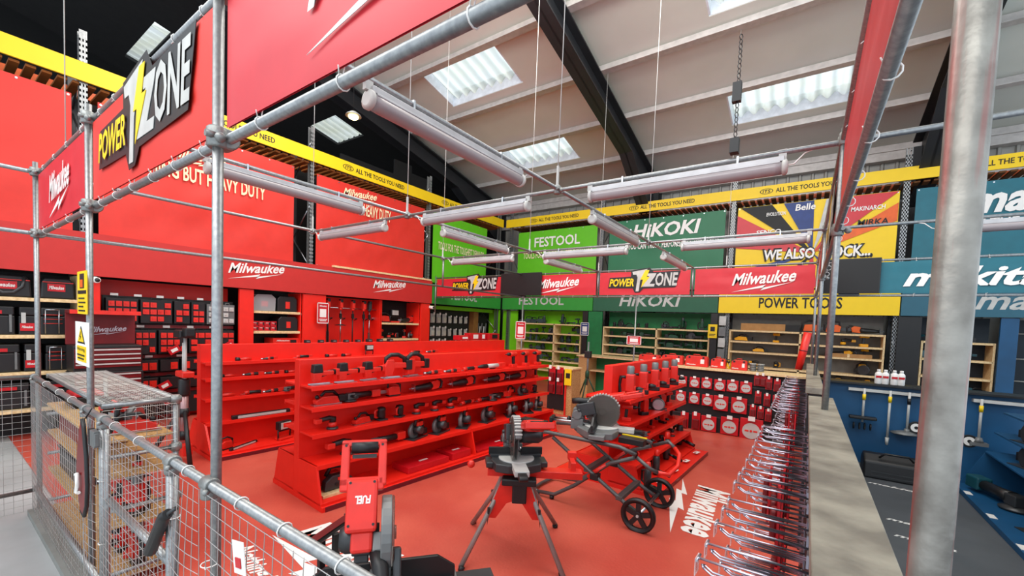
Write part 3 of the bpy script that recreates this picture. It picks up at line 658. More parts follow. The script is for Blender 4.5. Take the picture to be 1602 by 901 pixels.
# bags and cases on the far left shelves
def tool_bag(y0, y1, z, label, strap):
    t = empty('tool_bag', (-8.5, (y0+y1)/2, z), 0, label, 'bag')
    w_ = y1-y0; pr = [(y0, z), (y1, z), (y1-.01, z+.22), (y1-.05, z+.28), (y0+.05, z+.28), (y0+.01, z+.22)]
    mb = MB(); mb.prism(pr, 'x', -8.7, -8.36); obj('body', mb, BLK, t, bevel=.02)
    lp = Plane((-8.355, y0, z), (0, 1, 0), (0, 0, 1)); mb = MB(); lp.rect(mb, w_*.2, w_*.7, .1, .2); a = obj('brand_patch', mb, REDK, t)
    mb = MB(); lp.text(mb, 'Milwaukee', w_*.24, .125, w_*.42, .05, None, .3, .02, .008); obj('lettering', mb, WHT, t)
    mb = MB(); mb.box(-8.36, -8.345, y0+.02, y1-.02, .0+z+.215, z+.225); obj('zip', mb, REDT, t)
    if strap:
        mb = MB(); mb.path([(-8.35, y0+w_*.1, z+.26), (-8.34, y0+w_*.18, z+.12), (-8.335, y0+w_*.42, z+.05), (-8.335, y0+w_*.62, z+.06), (-8.34, y0+w_*.8, z+.14), (-8.35, y0+w_*.85, z+.27)], .018, 8, flat=.4); obj('strap', mb, GUN, t)
tool_bag(.50, .93, 1.887, 'black tool bag with a hanging strap, left one on the top shelf', True)
tool_bag(1.00, 1.33, 1.887, 'black tool bag without strap beside the yellow warning sign, top shelf', False)
def pack_case(y0, y1, z, h, label, kind):
    t = empty('stacking_case', (-8.5, (y0+y1)/2, z), 0, label, 'tool case'); w_ = y1-y0
    mb = MB(); mb.box(-8.75, -8.36, y0, y1, z, z+h*.68); obj('body', mb, BLK, t, bevel=.012)
    mb = MB(); mb.box(-8.75, -8.355, y0+.005, y1-.005, z+h*.70, z+h); obj('lid', mb, BLK, t, bevel=.012)
    lp = Plane((-8.352, y0, z), (0, 1, 0), (0, 0, 1))
    if kind == 'plain':
        mb = MB(); lp.rect(mb, w_*.3, w_*.7, h*.74, h*.86); obj('brand_patch', mb, REDK, t)
        mb = MB(); lp.rect(mb, w_*.86, w_*.92, h*.1, h*.72, None, .012, .01); obj('latch', mb, GRY, t)
    elif kind == 'tag':
        mb = MB(); lp.rect(mb, .01, w_*.9, h*.14, h*.42); obj('red_tag', mb, REDK, t)
        mb = MB(); lp.text(mb, 'Milwaukee', w_*.15, h*.24, w_*.6, h*.09, None, .3, .02, .01); obj('lettering', mb, WHT, t)
        mb = MB(); lp.rect(mb, .02, .06, h*.42, h*.8, None, .012, .01); obj('latch', mb, LGRY, t)
    else:
        mb = MB()
        for a in (.12, .50): mb.path([lp.p(w_*a, h*.05, .02), lp.p(w_*a, h*.93, .03)], .005, 6)
        mb.path([lp.p(w_*.12, h*.93, .03), lp.p(w_*.5, h*.93, .03)], .008, 6); obj('trolley_handle', mb, STEEL, t)
        mb = MB()
        for b in (.42, .58, .74): mb.path([lp.p(w_*.08, h*b, .018), lp.p(w_*.6, h*b, .018)], .004, 6)
        obj('red_straps', mb, REDT, t); mb = MB(); lp.rect(mb, w_*.68, w_*.84, h*.74, h*.82); obj('brand_patch', mb, REDK, t)
        mb = MB(); lp.rect(mb, w_*.92, w_*.97, h*.1, h*.72, None, .012, .01); obj('latch', mb, GRY, t)
for z, nm, d in ((1.402, 'middle', 0), (.917, 'lower', .04)):
    pack_case(.42+d, .78+d, z, .36, 'black stacking case with red patch, leftmost on the %s shelf' % nm, 'plain')
    pack_case(.81+d, .97+d, z, .36, 'narrow black case with a red tag on the %s shelf' % nm, 'tag')
    pack_case(1.0+d, 1.33, z, .36-.02*(z < 1), 'black case with wire trolley handle on the %s shelf' % nm, 'trolley')
for k in range(3): pack_case(.1+.42*k, .48+.42*k, .432, .34, 'black case behind the fence mesh on the lowest left shelf, %s along' % ORD[k], 'plain')
# tool chest
t = empty('tool_chest', (-8.0, 1.62, 0), 0, 'red roller tool chest with raised lid and silver drawer pulls', 'tool chest')
CX0, CX1, CY0, CY1 = -8.20, -7.76, 1.20, 1.92
box_obj('cabinet', t, CX0, CX1-.02, CY0, CY1, .12, .92, BLK, .008); box_obj('top_chest', t, CX0, CX1-.02, CY0+.01, CY1-.01, .92, 1.28, BLK, .008)
mb = MB(); mb.box(CX0, CX0+.03, CY0, CY1, 1.28, 1.72); mb.box(CX0, CX0+.30, CY0, CY1, 1.71, 1.75); obj('lid', mb, DRED, t, bevel=.004)
mb = MB(); mb.box(CX0+.30, CX0+.315, CY0, CY1, 1.70, 1.755); sub_ = obj('lid_edge', mb, REDT, t)
script_logo(Plane((CX0+.035, CY0+.2, 1.40), (0, 1, 0), (0, 0, 1)), 0, 0, .42, t, STEEL, rise=.06)
zz = 1.24
for k, h in enumerate((.065, .065, .065, .065, .08, .065, .10, .10, .12, .14)):
    if k == 4: zz = .90
    dr = MB(); dr.box(CX1-.02, CX1, CY0+.02, CY1-.03, zz-h+.006, zz); do = obj('drawer', dr, DRED, t, bevel=.003)
    pl = MB(); pl.box(CX1, CX1+.018, CY0+.03, CY1-.04, zz-.022, zz-.006); hd = obj('pull', pl, LGRY, do)
    zz -= h
for a in (CY0+.06, CY1-.06):
    for b in (CX0+.06, CX1-.08):
        mb = MB(); mb.lathe([(.05, -.015), (.05, .015)], (b, a, .062), 'y', 12); mb.box(b-.02, b+.02, a-.025, a+.025, .08, .12); obj('castor', mb, BLK, t)
# case wall
t = empty('slatted_case_wall', (-8.45, 2.5, 0), 0, 'black slatted board with red price rails for hanging cases', 'display board')
box_obj('board', t, -8.50, -8.46, 1.62, 3.33, .1, 1.98, BLKP)
for z in (1.50, 1.03, .74, .46): 
    box_obj('price_rail', t, -8.46, -8.435, 1.62, 3.33, z, z+.05, DRED)
for k, (z, yy) in enumerate([(1.515, 2.0+.32*i) for i in range(4)]+[(1.045, 2.1+.4*i) for i in range(3)]+[(1.985, 1.7+.27*i) for i in range(6)]):
    box_obj('price_card', t, -8.435, -8.43, yy, yy+.09, z-.005, z+.03, WHT)
def org_case(y0, y1, z0, z1, label, clear=False, seed=0):
    rnd = random.Random(seed); t = empty('organiser_case', (-8.42, (y0+y1)/2, z0), 0, label, 'organiser case')
    mb = MB(); mb.box(-8.455, -8.36, y0, y1, z0, z1); mb.path([(-8.40, y0+(y1-y0)*.35, z1), (-8.40, y0+(y1-y0)*.37, z1+.03), (-8.40, y0+(y1-y0)*.63, z1+.03), (-8.40, y0+(y1-y0)*.65, z1)], .008, 6)
    obj('shell', mb, GRY if clear else BLK, t, bevel=.008)
    n = max(2, int((y1-y0)/.085)); m = max(1, int((z1-z0)/.10))
    for i in range(n):
        for j in range(m):
            if rnd.random() < .22: continue
            a = y0+.015+(y1-y0-.03)*i/n; b = z0+.02+(z1-z0-.04)*j/m; h = (z1-z0-.04)/m
            mb = MB(); mb.box(-8.36, -8.335, a+.008, a+(y1-y0-.03)/n-.008, b+.01, b+h-.02); mb.box(-8.335, -8.325, a+.025, a+.045, b+h*.4, b+h*.6)
            obj('bin', mb, REDT if not clear else LGRY, t)
CG = ['first', 'second', 'third', 'fourth', 'fifth', 'sixth']
for k, (a, b) in enumerate(((1.64, 2.00), (2.03, 2.42), (2.45, 2.66), (2.68, 2.87))):
    org_case(a, b, 1.58, 1.94, 'black organiser case with red bins, %s from left in the top row' % CG[k], seed=k)
org_case(2.9, 3.09, 1.58, 1.92, 'clear fronted organiser partly behind the front post', True, 5); org_case(3.12, 3.32, 1.58, 1.92, 'clear fronted organiser at the right end of the top row', True, 6)
for k, (a, b) in enumerate(((1.95, 2.22), (2.25, 2.62), (2.65, 2.98), (3.02, 3.32))): org_case(a, b, 1.10, 1.47, 'organiser case with red bins, %s from left in the second row' % CG[k], seed=10+k)
for k in range(5): org_case(2.0+.27*k, 2.24+.27*k, .82, 1.0, 'low organiser case with red bins, %s from left in the third row' % CG[k], seed=20+k)
for k in range(5): org_case(2.0+.27*k, 2.24+.27*k, .54, .72, 'low organiser case with red bins, %s from left in the bottom row' % CG[k], seed=30+k)
# red packs on the rails
for k, (y, z) in enumerate(((2.42, 1.16), (2.30, .60), (3.20, 1.22), (3.25, .88), (2.36, .36), (3.22, .58))):
    t = empty('hanging_pack', (-8.28, y, z), 0, 'small red hanging pack on the case wall, %s' % ('below the second row', 'low beside the chest', 'upper right', 'middle right', 'lowest', 'lower right')[k], 'pack')
    R3 = Matrix.Rotation(.5, 4, 'X'); mb = MB(); mb.cbox((-8.28, y, z), (.05, .16, .10), R3); obj('pack', mb, REDK, t); mb = MB(); mb.cbox((-8.252, y, z), (.004, .09, .05), R3); obj('print', mb, WHT, t)
# cartons and cases
def carton(x0, x1, y0, y1, z0, z1, mt, label, text='Milwaukee', face='x', group=None, win=None, name='carton'):
    t = empty(name, ((x0+x1)/2, (y0+y1)/2, z0), 0, label, 'box', group)
    box_obj('carton_body', t, x0, x1, y0, y1, z0, z1, mt, .003)
    pl = Plane((x1, y0, z0), (0, 1, 0), (0, 0, 1)) if face == 'x' else Plane((x0, y0, z0), (1, 0, 0), (0, 0, 1)); W = (y1-y0) if face == 'x' else (x1-x0); H = z1-z0
    if text: mb = MB(); pl.text(mb, text, W*.12, H*.55, W*.5, H*.2, None, .3, .02, .004); obj('lettering', mb, WHT, t)
    mb = MB(); pl.rect(mb, W*.66, W*.9, H*.2, H*.75, None, .003, .002); obj('print_panel', mb, win or BLK, t); return t
t = empty('wrapped_bag', (-8.5, 3.8, 1.845), 0, 'clear wrapped grey bag with red label on the upper carton shelf', 'bag')
mb = MB(); mb.prism([(3.63, 1.85), (4.0, 1.85), (4.01, 2.07), (3.93, 2.14), (3.7, 2.13), (3.62, 2.06)], 'x', -8.7, -8.36); obj('body', mb, GUN, t, bevel=.02); mb = MB(); mb.box(-8.355, -8.35, 3.76, 3.88, 1.93, 2.03); obj('label_card', mb, REDK, t)
mb = MB(); mb.prism([(3.62, 1.848), (4.01, 1.848), (4.02, 2.09), (3.94, 2.16), (3.69, 2.15), (3.61, 2.07)], 'x', -8.71, -8.345); obj('wrapper', mb, CLEAR, t)
def soft_case(y0, y1, z, h, label):
    t = empty('soft_case', (-8.5, (y0+y1)/2, z), 0, label, 'tool case'); mb = MB(); mb.prism([(y0, z), (y1, z), (y1, z+h*.8), (y1-.05, z+h), (y0+.05, z+h), (y0, z+h*.8)], 'x', -8.7, -8.34); obj('body', mb, BLK, t, bevel=.015)
    mb = MB(); mb.box(-8.338, -8.33, (y0+y1)/2-.04, (y0+y1)/2+.04, z+.06, z+h*.65); obj('label_card', mb, REDT, t)
    mb = MB(); mb.path([(-8.45, (y0+y1)/2-.07, z+h), (-8.45, (y0+y1)/2-.06, z+h+.03), (-8.45, (y0+y1)/2+.06, z+h+.03), (-8.45, (y0+y1)/2+.07, z+h)], .008, 6); obj('handle', mb, BLK, t)
soft_case(4.05, 4.43, 1.847, .30, 'black soft case with red card right of the wrapped bag'); soft_case(4.07, 4.45, 1.472, .28, 'black soft case with red card right of the small red cartons')
k = 0
for j in range(2):
    for i in range(4):
        carton(-8.55, -8.36, 3.62+.108*i, 3.722+.108*i, 1.472+.092*j, 1.56+.092*j, REDK, 'small red carton, %s from left in the %s layer of the stack' % (ORD[i], ('lower', 'upper')[j]), group='small red cartons')
carton(-8.7, -8.34, 3.98, 4.47, 1.202, 1.33, REDT, 'long flat red carton on the third shelf below the small cartons')
QP = Plane((-8.12, 4.72, 1.64), (0, 1, 0), (0, 0, 1))
qr_sign('code_sign', QP, .25, .42, REDK, 'crimson portrait code sign on the broad red partition')
# outdoor tools on the rail
def hang_tool(y, kind, label):
    t = empty('outdoor_power_tool', (-8.36, y, 1.98), 0, label, 'garden tool'); x = -8.36
    mb = MB(); mb.box(x-.05, x+.05, y-.035, y+.035, 1.98, 2.14); mb.lathe([(.03, 1.93), (.045, 1.98)], (x, y, 0), 'z', 10); obj('motor_head', mb, REDT if kind != 'saw' else GUN, t, bevel=.012)
    mb = MB(); mb.box(x-.035, x+.055, y-.03, y+.03, 2.10, 2.17); obj('battery', mb, BLK, t, bevel=.006)
    zb = {'trimmer': 1.10, 'hedge': 1.25, 'pole': 1.02, 'saw': 1.22}[kind]
    mb = MB(); mb.path([(x, y, 1.95), (x, y, zb)], .014 if kind != 'hedge' else .02, 8); obj('shaft', mb, {'trimmer': STEEL, 'hedge': BLK, 'pole': BLK, 'saw': STEEL}[kind], t)
    mb = MB(); mb.path([(x+.02, y-.03, 1.72), (x+.09, y-.05, 1.76), (x+.09, y+.05, 1.76), (x+.02, y+.03, 1.72)], .010, 6); mb.box(x-.022, x+.022, y-.022, y+.022, 1.76, 1.86); obj('grip', mb, BLK, t)
    if kind == 'trimmer': mb = MB(); mb.lathe([(.11, 1.60), (.13, 1.605), (.03, 1.63)], (x, y, 0), 'z', 14); obj('guard', mb, BLK, t)
    else: mb = MB(); mb.box(x-.006, x+.006, y-.03, y+.03, zb-.04, zb+.22); obj('blade', mb, GUN, t)
for px, kd, lb in ((513, 'hedge', 'hanging hedge cutter partly behind the crimson code sign'), (533, 'trimmer', 'hanging line trimmer with round guard in the red bay'), (552, 'pole', 'hanging long black pole tool right of the line trimmer'), (569, 'pole', 'second hanging black pole tool left of the thin saw'), (578, 'saw', 'thin grey hanging tool at the right end of the rail')):
    hang_tool(at(px, 485, 'x', -8.36).y, kd, lb)
# rear left: black peg panels
t = empty('peg_display', (-8.7, 9.2, 0), 0, 'black peg display framed in lime beside the red end panel', 'display board')
box_obj('board', t, -8.78, -8.74, 7.97, 10.1, 0, 2.08, BLKP); box_obj('lime_frame', t, -8.78, -8.5, 7.97, 11.0, 2.10, 2.2, LIMEP); box_obj('timber_post', t, -8.74, -8.55, 10.1, 10.32, 0, 2.10, mat('dark_timber', (134, 92, 40), .7)); box_obj('second_board', t, -8.78, -8.74, 10.34, 11.0, 0, 2.0, BLKP)
box_obj('lime_side', t, -8.72, -8.30, 11.08, 11.14, 0, 2.2, LIMEP); box_obj('lime_back', t, -8.30, -7.72, 11.3, 11.34, 0, 2.2, LIMEP)
pk = None; GP = 'white packets on the peg display'
def packet_proto(w_, h, face, back, name='hanging_packet', disc=None, cat='packet'):
    t = empty(name, (0, 0, 0), 0, 'x', cat)   # local: faces -y, hangs from z = h
    obj('card', MB().box(-w_/2, w_/2, -.006, .006, 0, h), back, t, True); obj('blister', MB().box(-w_*.38, w_*.38, -.035, -.006, h*.08, h*.62), face, t, True, .006)
    hk = MB(); hk.path([(0, .05, h*.93), (0, -.05, h*.93), (0, -.06, h*.96)], .003, 5); hk.box(-w_*.18, w_*.18, -.066, -.06, h*.88, h*1.12); obj('price_flap', hk, WHT, t, True); return t
CRM = mat('cream_packet', (206, 204, 190), .6)
pk = packet_proto(.16, .26, CRM, LGRY)
used = False; n = 0
for r, z in enumerate((1.72, 1.34, .98)):
    for i in range(8):
        y = 8.25+.235*i; s = 1.0 if i < 4 else .78; lb = 'pale packet %s along the %s row of the black peg display' % (ORD[i], ('top', 'middle', 'bottom')[r])
        if not used: pk.location = (-8.70, y, z); pk.rotation_euler = (0, 0, PI/2); pk['label'] = lb; pk['group'] = GP; used = True
        else: dup(pk, (-8.70, y, z), PI/2, lb, GP, s)
t = empty('festooned_tool_rack', (-8.7, 10.7, 1), 0, 'cluster of grey drill bits on the small black board by the corner', 'accessories')
for i in range(5):
    mb = MB(); mb.path([(-8.70, 10.45+.1*i, 1.2+.13*(i % 3)), (-8.66, 10.46+.1*i, 1.75-.1*(i % 2))], .022, 8); obj('bit_tube', mb, LGRY if i % 2 else GRY, t)
t['category'] = 'drill bits'; t.name = 'drill_bit_rack'

# ================================================================== REAR UNITS (front plane y = 11.2)
def rear_unit(x0, x1, zs, mids, back, label, edge=WOOD, y0=11.2, y1=11.62, z1=2.22, side=WOOD, ztop=None):
    t = empty('shelf_unit', ((x0+x1)/2, 11.4, 0), 0, label, 'shelf unit')
    box_obj('back_panel', t, x0, x1, y1, y1+.02, 0, z1, back)
    for z in zs: box_obj('shelf', t, x0+.02, x1-.02, y0, y1, z-.04, z, edge, .003)
    for x in (x0, x1-.03): box_obj('side_post', t, x, x+.03, y0, y1, 0, (ztop or zs[0]), side)
    for x in mids: box_obj('divider', t, x-.02, x+.02, y0, y1, 0, zs[0], side)
    return t
ZF = (1.82, 1.53, 1.26, 1.0, .7, .4); rear_unit(-7.66, -5.40, ZF, (-6.3,), LIMEP, 'lime backed pine shelf unit of dark tools on the rear wall')
ZG = (1.80, 1.56, 1.31, 1.06, .75); rear_unit(-4.72, -1.96, ZG, (-3.24,), MGRN, 'green backed pine shelf unit of dark tools on the rear wall')
ZY = (1.84, 1.58, 1.34, 1.0, .7); rear_unit(-1.53, 1.28, ZY, (-.13,), mat('grey_back', (120, 118, 112), .6), 'grey backed pine shelf unit below the yellow fascia')
ZM = (1.76, 1.43, 1.10, .80); rear_unit(1.80, 2.78, ZM, (), mat('navy_back', (20, 34, 46), .6), 'dark backed shelf unit with pine shelves behind the thick post')
def column(x0, x1, mt, label, y0=11.14, y1=11.196): t = empty('display_column', ((x0+x1)/2, 11.4, 0), 0, label, 'column'); box_obj('shaft', t, x0, x1, y0, y1, 0, 2.22, mt, .004); box_obj('foot', t, x0-.01, x1+.01, y0-.01, y1, 0, .1, BLK)
column(-5.34, -5.18, BLK, 'black column carrying the blue code sign'); column(-5.16, -4.74, MGRN, 'broad green partition left of the green shelving')
column(-1.94, -1.79, BLK, 'black column between green and yellow sections'); column(1.44, 1.78, BLK, 'wide black column right of the yellow section'); column(2.80, 3.02, NAVY, 'blue column by the right edge of the photo')
qr_sign('code_sign', Plane((-5.38, 11.13, 1.52), (1, 0, 0), (0, 0, 1)), .26, .37, BLUEB, 'blue code sign on the black column of the rear wall')
qr_sign('code_sign', Plane((-5.48, 7.97, 1.44), (1, 0, 0), (0, 0, 1)), .27, .40, REDK, 'crimson code sign tied to the rear left frame post')
qr_sign('code_sign', Plane((-2.86, 7.97, 1.47), (1, 0, 0), (0, 0, 1)), .28, .17, REDK, 'small wide crimson sign on the thin pole before the green shelves')
t = empty('yellow_notice', (-1.87, 11.1, 1.62), 0, 'yellow notice hanging on the black column beside the green shelves', 'sign'); YQ = Plane((-1.98, 11.1, 1.62), (1, 0, 0), (0, 0, 1)); mb = MB(); YQ.rect(mb, 0, .2, 0, .33); obj('board', mb, YEL, t); mb = MB(); YQ.rect(mb, .05, .15, .16, .27, None, .007, .002); YQ.rect(mb, .03, .17, .08, .10, None, .007, .002); YQ.rect(mb, .03, .15, .05, .065, None, .007, .002); obj('print', mb, BLK, t)
# white packs between black column and yellow shelves
t = empty('blister_rack', (-1.68, 11.2, .9), 0, 'column of grey blister packs left of the yellow section shelves', 'accessories')
for k in range(4): box_obj('blister', t, -1.75, -1.6, 11.1, 11.14, 1.15+.26*k, 1.37+.26*k, LGRY if k % 2 else GRY, .006)
# right end bay of hanging tools beyond the blue column
t = empty('wire_display', (3.7, 11.4, 0), 0, 'dark bay with white rails at the right edge of the photo', 'display board'); box_obj('board', t, 3.02, 4.8, 11.6, 11.64, 0, 2.2, mat('navy_back', (20, 34, 46), .6))
for z in (1.95, 1.5, 1.1, .75): mb = MB(); mb.path([(3.05, 11.4, z), (4.7, 11.4, z)], .012, 6); obj('rail', mb, LGRY, t)
for k in range(3): mb = MB(); mb.path([(3.3+.4*k, 11.35, 1.8), (3.28+.4*k, 11.35, .95)], .014, 6); obj('hook_bar', mb, STEEL, t)

# ================================================================== GONDOLAS
def gondola(ox, oy, rz, L, zs, ds, dk, hw, zt, seams, label, pt=.05):
    t = empty('display_gondola', (ox, oy, 0), rz, label, 'display stand')
    obj('plinth', MB().box(-hw, hw, 0, L, 0, .06), RED, t, True, .004)
    obj('back_panel', MB().box(-pt, pt, 0, L, .06, zt), RED, t, True, .003)
    cuts = [0]+seams+[L]
    for sd in (1, -1):
        for z, d in zip(zs, ds):
            for a, b in zip(cuts[:-1], cuts[1:]):
                mb = MB(); x0, x1 = sorted((sd*pt, sd*d)); mb.box(x0, x1, a+.01, b-.002, z-.018, z); x0, x1 = sorted((sd*d, sd*(d+.012))); mb.box(x0, x1, a+.01, b-.002, z-.035, z+.008); obj('shelf', mb, RED, t, True, .002)
        z4, d4 = zs[-1], ds[-1]
        for y in cuts:
            yy = min(max(y, .0), L-.025); mb = MB(); mb.prism([(sd*pt, .06), (sd*dk, .06), (sd*d4, z4), (sd*pt, z4)], 'y', yy, yy+.022); obj('gusset', mb, RED, t, True)
        x0, x1 = sorted((sd*pt, sd*dk)); obj('deck', MB().box(x0, x1, .0, L, .06, .085), RED, t, True, .003)
        x0, x1 = sorted((sd*hw, sd*(hw+.006))); obj('ticket_strip', MB().box(x0, x1, .03, L-.03, .008, .058), mat('strip_red', (112, 26, 38), .25), t, True)
    return t
ZA = (1.125, .925, .675, .405); DA = (.27, .28, .30, .40)
gA = gondola(-4.03, 2.15, -.068, 3.95, ZA, DA, .50, .53, 1.365, [2.03], 'long red double sided gondola full of power tools in the centre')
ZB = (1.17, .97, .72, .42)
gB = gondola(-6.16, 2.05, -.045, 6.0, ZB, (.20, .20, .20, .21), .44, .50, 1.385, [1.5, 3.0, 4.5], 'second red gondola behind, with thin tools and lights on its shelves', .06)
ZC = (1.0, .735, .51, .30); DC = (.26, .27, .28, .36)
gC = gondola(-1.80, 4.48, -.05, 2.12, ZC, DC, .44, .62, 1.365, [], 'short red gondola of rotary hammers behind the wheeled saw stand')
def glocal(g, x, y, z):
    return Matrix.LocRotScale(g.location, g.rotation_euler, g.scale) @ Vector((x, y, z))

# ================================================================== BLADE WALL, COUNTER, HOOKS
YB = 8.1
t = empty('blade_display', (-.95, 8.3, 0), 0, 'black low display wall with pine top holding round blade packs', 'display board')
box_obj('board', t, -2.72, .03, YB, YB+.03, 0, 1.10, BLKP); box_obj('rear_board', t, -2.72, .03, 8.55, 8.58, 0, 1.10, BLKP); box_obj('side', t, -2.72, -2.69, YB, 8.58, 0, 1.10, BLKP)
box_obj('top_board', t, -2.75, .04, YB-.1, 8.6, 1.10, 1.135, WOOD, .003)
for z in (.86, .56, .27): box_obj('slat_rail', t, -1.97, .02, YB-.012, YB, z, z+.02, GUN)
def blade_pack():
    t = empty('blade_pack', (0, 0, 0), 0, 'x', 'saw blade pack')   # 0.2 wide, faces -y
    obj('card', MB().box(-.1, .1, -.008, .008, 0, .22), REDK, t, True, .004)
    d = MB(); d.lathe([(.078, -.016), (.078, -.008)], (0, 0, .098), 'y', 22); dd = obj('disc_window', d, LGRY, t, True)
    k = MB(); k.lathe([(.012, -.019), (.012, -.016)], (0, 0, .098), 'y', 10); k.box(-.055, -.02, -.018, -.016, .09, .106); k.box(.02, .055, -.018, -.016, .09, .106); sub('hub_print', k, REDT, dd)
    f = MB(); f.box(-.03, .03, -.03, -.026, .20, .245); f.path([(0, .01, .21), (0, -.03, .21)], .003, 5); obj('price_flap', f, WHT, t, True); return t
bp = blade_pack(); used = False
rows = [[(1067, 597, 19), (1086.6, 599, 19), (1105.5, 600.5, 19), (1126, 603.5, 20), (1146, 605, 20), (1167, 607.5, 20)], [(1065, 621, 20), (1086, 624, 20), (1106.7, 627, 20), (1127.5, 632, 26), (1156, 636, 27)], [(1108.5, 664, 28), (1141, 668, 31), (1175, 674, 38)]]
for r, row in enumerate(rows):
    for i, (px, py, wp) in enumerate(row):
        p = at(px, py, 'y', YB-.05); s = wp/19*.168/.2; q = (p.x, p.y, p.z-.098*s); lb = 'red saw blade pack with white disc, %s from left in the %s row' % (ORD[i], ('top', 'middle', 'bottom')[r])
        if not used: bp.location = q; bp.scale = (s,)*3; bp['label'] = lb; bp['group'] = 'round blade packs'; used = True
        else: dup(bp, q, 0, lb, 'round blade packs', s)
sp = packet_proto(.09, .20, DRED, REDK, 'accessory_pack'); used = False
lst = [(1185, 592), (1194, 593), (1203, 598), (1216, 601), (1186, 620), (1200, 624), (1214, 626), (1178, 641), (1190, 644), (1202, 648), (1071, 655), (1089, 656)]
for i, (px, py) in enumerate(lst):
    p = at(px, py, 'y', YB-.05); s = 1.0 if i < 10 else 1.5; q = (p.x, p.y, p.z-.12*s); lb = (('%s narrow red pack in the cluster right of the round blade packs' % ORD[i]) if i < 10 else ('left', 'right')[i-10]+' one of two taller red packs low on the blade wall')
    if not used: sp.location = q; sp['label'] = lb; sp['group'] = 'narrow accessory packs'; used = True
    else: dup(sp, q, 0, lb, 'narrow accessory packs', s)
def hard_case(px0, px1, z, h, y, mt, label):
    x0, x1 = at(px0, 575, 'y', y).x, at(px1, 575, 'y', y).x; t = empty('hard_case', ((x0+x1)/2, y+.1, z), 0, label, 'tool case')
    w_ = x1-x0; b = MB(); b.prism([(x0, z), (x1, z), (x1-.01, z+h*.85), (x1-.04, z+h), (x0+.04, z+h), (x0+.01, z+h*.85)], 'y', y, y+.16); obj('shell', b, mt, t, bevel=.008)
    b = MB(); b.path([(x0+w_*.35, y+.03, z+h), (x0+w_*.37, y+.02, z+h+.025), (x0+w_*.63, y+.02, z+h+.025), (x0+w_*.65, y+.03, z+h)], .008, 6); obj('handle', b, BLK if mt is not REDT else REDT, t)
    pl = Plane((x0, y, z), (1, 0, 0), (0, 0, 1)); b = MB(); pl.rect(b, w_*.68, w_*.84, h*.3, h*.7); obj('label_card', b, WHT, t)
    b = MB(); pl.text(b, 'Milwaukee', w_*.08, h*.12, w_*.4, h*.14, None, .3, .02, .006); obj('lettering', b, WHT, t)
    for a in (.2, .8):
        b = MB(); b.box(x0+w_*a-.015, x0+w_*a+.015, y-.008, y, z+h*.78, z+h*.95); obj('latch', b, BLK, t)
hard_case(998, 1031, 1.137, .14, 8.35, REDT, 'red hard case leftmost on the blade wall top'); hard_case(1034, 1068, 1.137, .17, 8.25, REDT, 'red hard case second from left on the blade wall top'); hard_case(1071, 1107, 1.137, .19, 8.2, REDT, 'largest red hard case in the middle of the blade wall top')
hard_case(1111, 1135, 1.137, .17, 8.2, REDT, 'smaller red case left of the yellow gap on the blade wall top'); hard_case(1143, 1169, 1.137, .17, 8.15, REDT, 'smaller red case right of the yellow gap on the blade wall top'); hard_case(1136, 1142, 1.137, .14, 8.3, YEL, 'tiny yellow case between two red cases on the blade wall top')
for k, px in enumerate((1178, 1190)):
    x = at(px, 575, 'y', 8.25).x; t = empty('wire_spool', (x, 8.25, 1.137), 0, ('left', 'right')[k]+' grey wire spool on the pine top beside the small red cases', 'spool')
    mb = MB(); 
    for j in range(4): mb.lathe([(.045, 1.137+.03*j), (.052, 1.145+.03*j), (.052, 1.158+.03*j), (.045, 1.166+.03*j)], (x, 8.25, 0), 'z', 14)
    obj('coil', mb, GRY, t); mb = MB(); mb.lathe([(.055, 1.255), (.055, 1.265)], (x, 8.25, 0), 'z', 14); obj('flange', mb, LGRY, t)
# counter wall
t = empty('counter_wall', (.1, 2.1, 0), 0, 'long narrow worktop wall running towards the camera', 'counter')
box_obj('body', t, .055, .15, .72, 3.6, .012, 1.32, BLKP); box_obj('peg_board', t, .042, .055, .72, 3.6, .012, 1.31, BLKP); box_obj('worktop', t, .03, .168, .70, 3.62, 1.32, 1.37, CONC, .003)
t = empty('counter_wall', (.1, 5.6, 0), 0, 'farther narrow worktop wall beyond the gap in the counter', 'counter')
box_obj('body', t, .045, .125, 4.2, 7.6, .012, 1.32, BLKP); box_obj('peg_board', t, .03, .045, 4.2, 7.6, .012, 1.31, BLKP); box_obj('worktop', t, .012, .132, 4.18, 7.6, 1.32, 1.37, CONC, .003)
mb = MB(); mb.box(.05, .14, 3.63, 4.17, 1.18, 1.22); o = obj('bridge_board', mb, CARD); tag(o, 'low dark board bridging the gap between the two worktops', 'board')
# red roll leaning above the far worktop
t = empty('leaning_roll', (.03, 7.1, 1.37), 0, 'red rolled banner leaning at the far end of the worktop', 'roll'); a, b = at(1249, 578, 'y', 7.3), at(1264, 520, 'y', 7.3); mb = MB(); mb.path([a, a.lerp(b, .5), b], [.045, .05, .05], 10); obj('roll', mb, REDT, t); mb = MB(); mb.path([a.lerp(b, .5), a.lerp(b, .53)], .054, 10); obj('strap', mb, DRED, t)
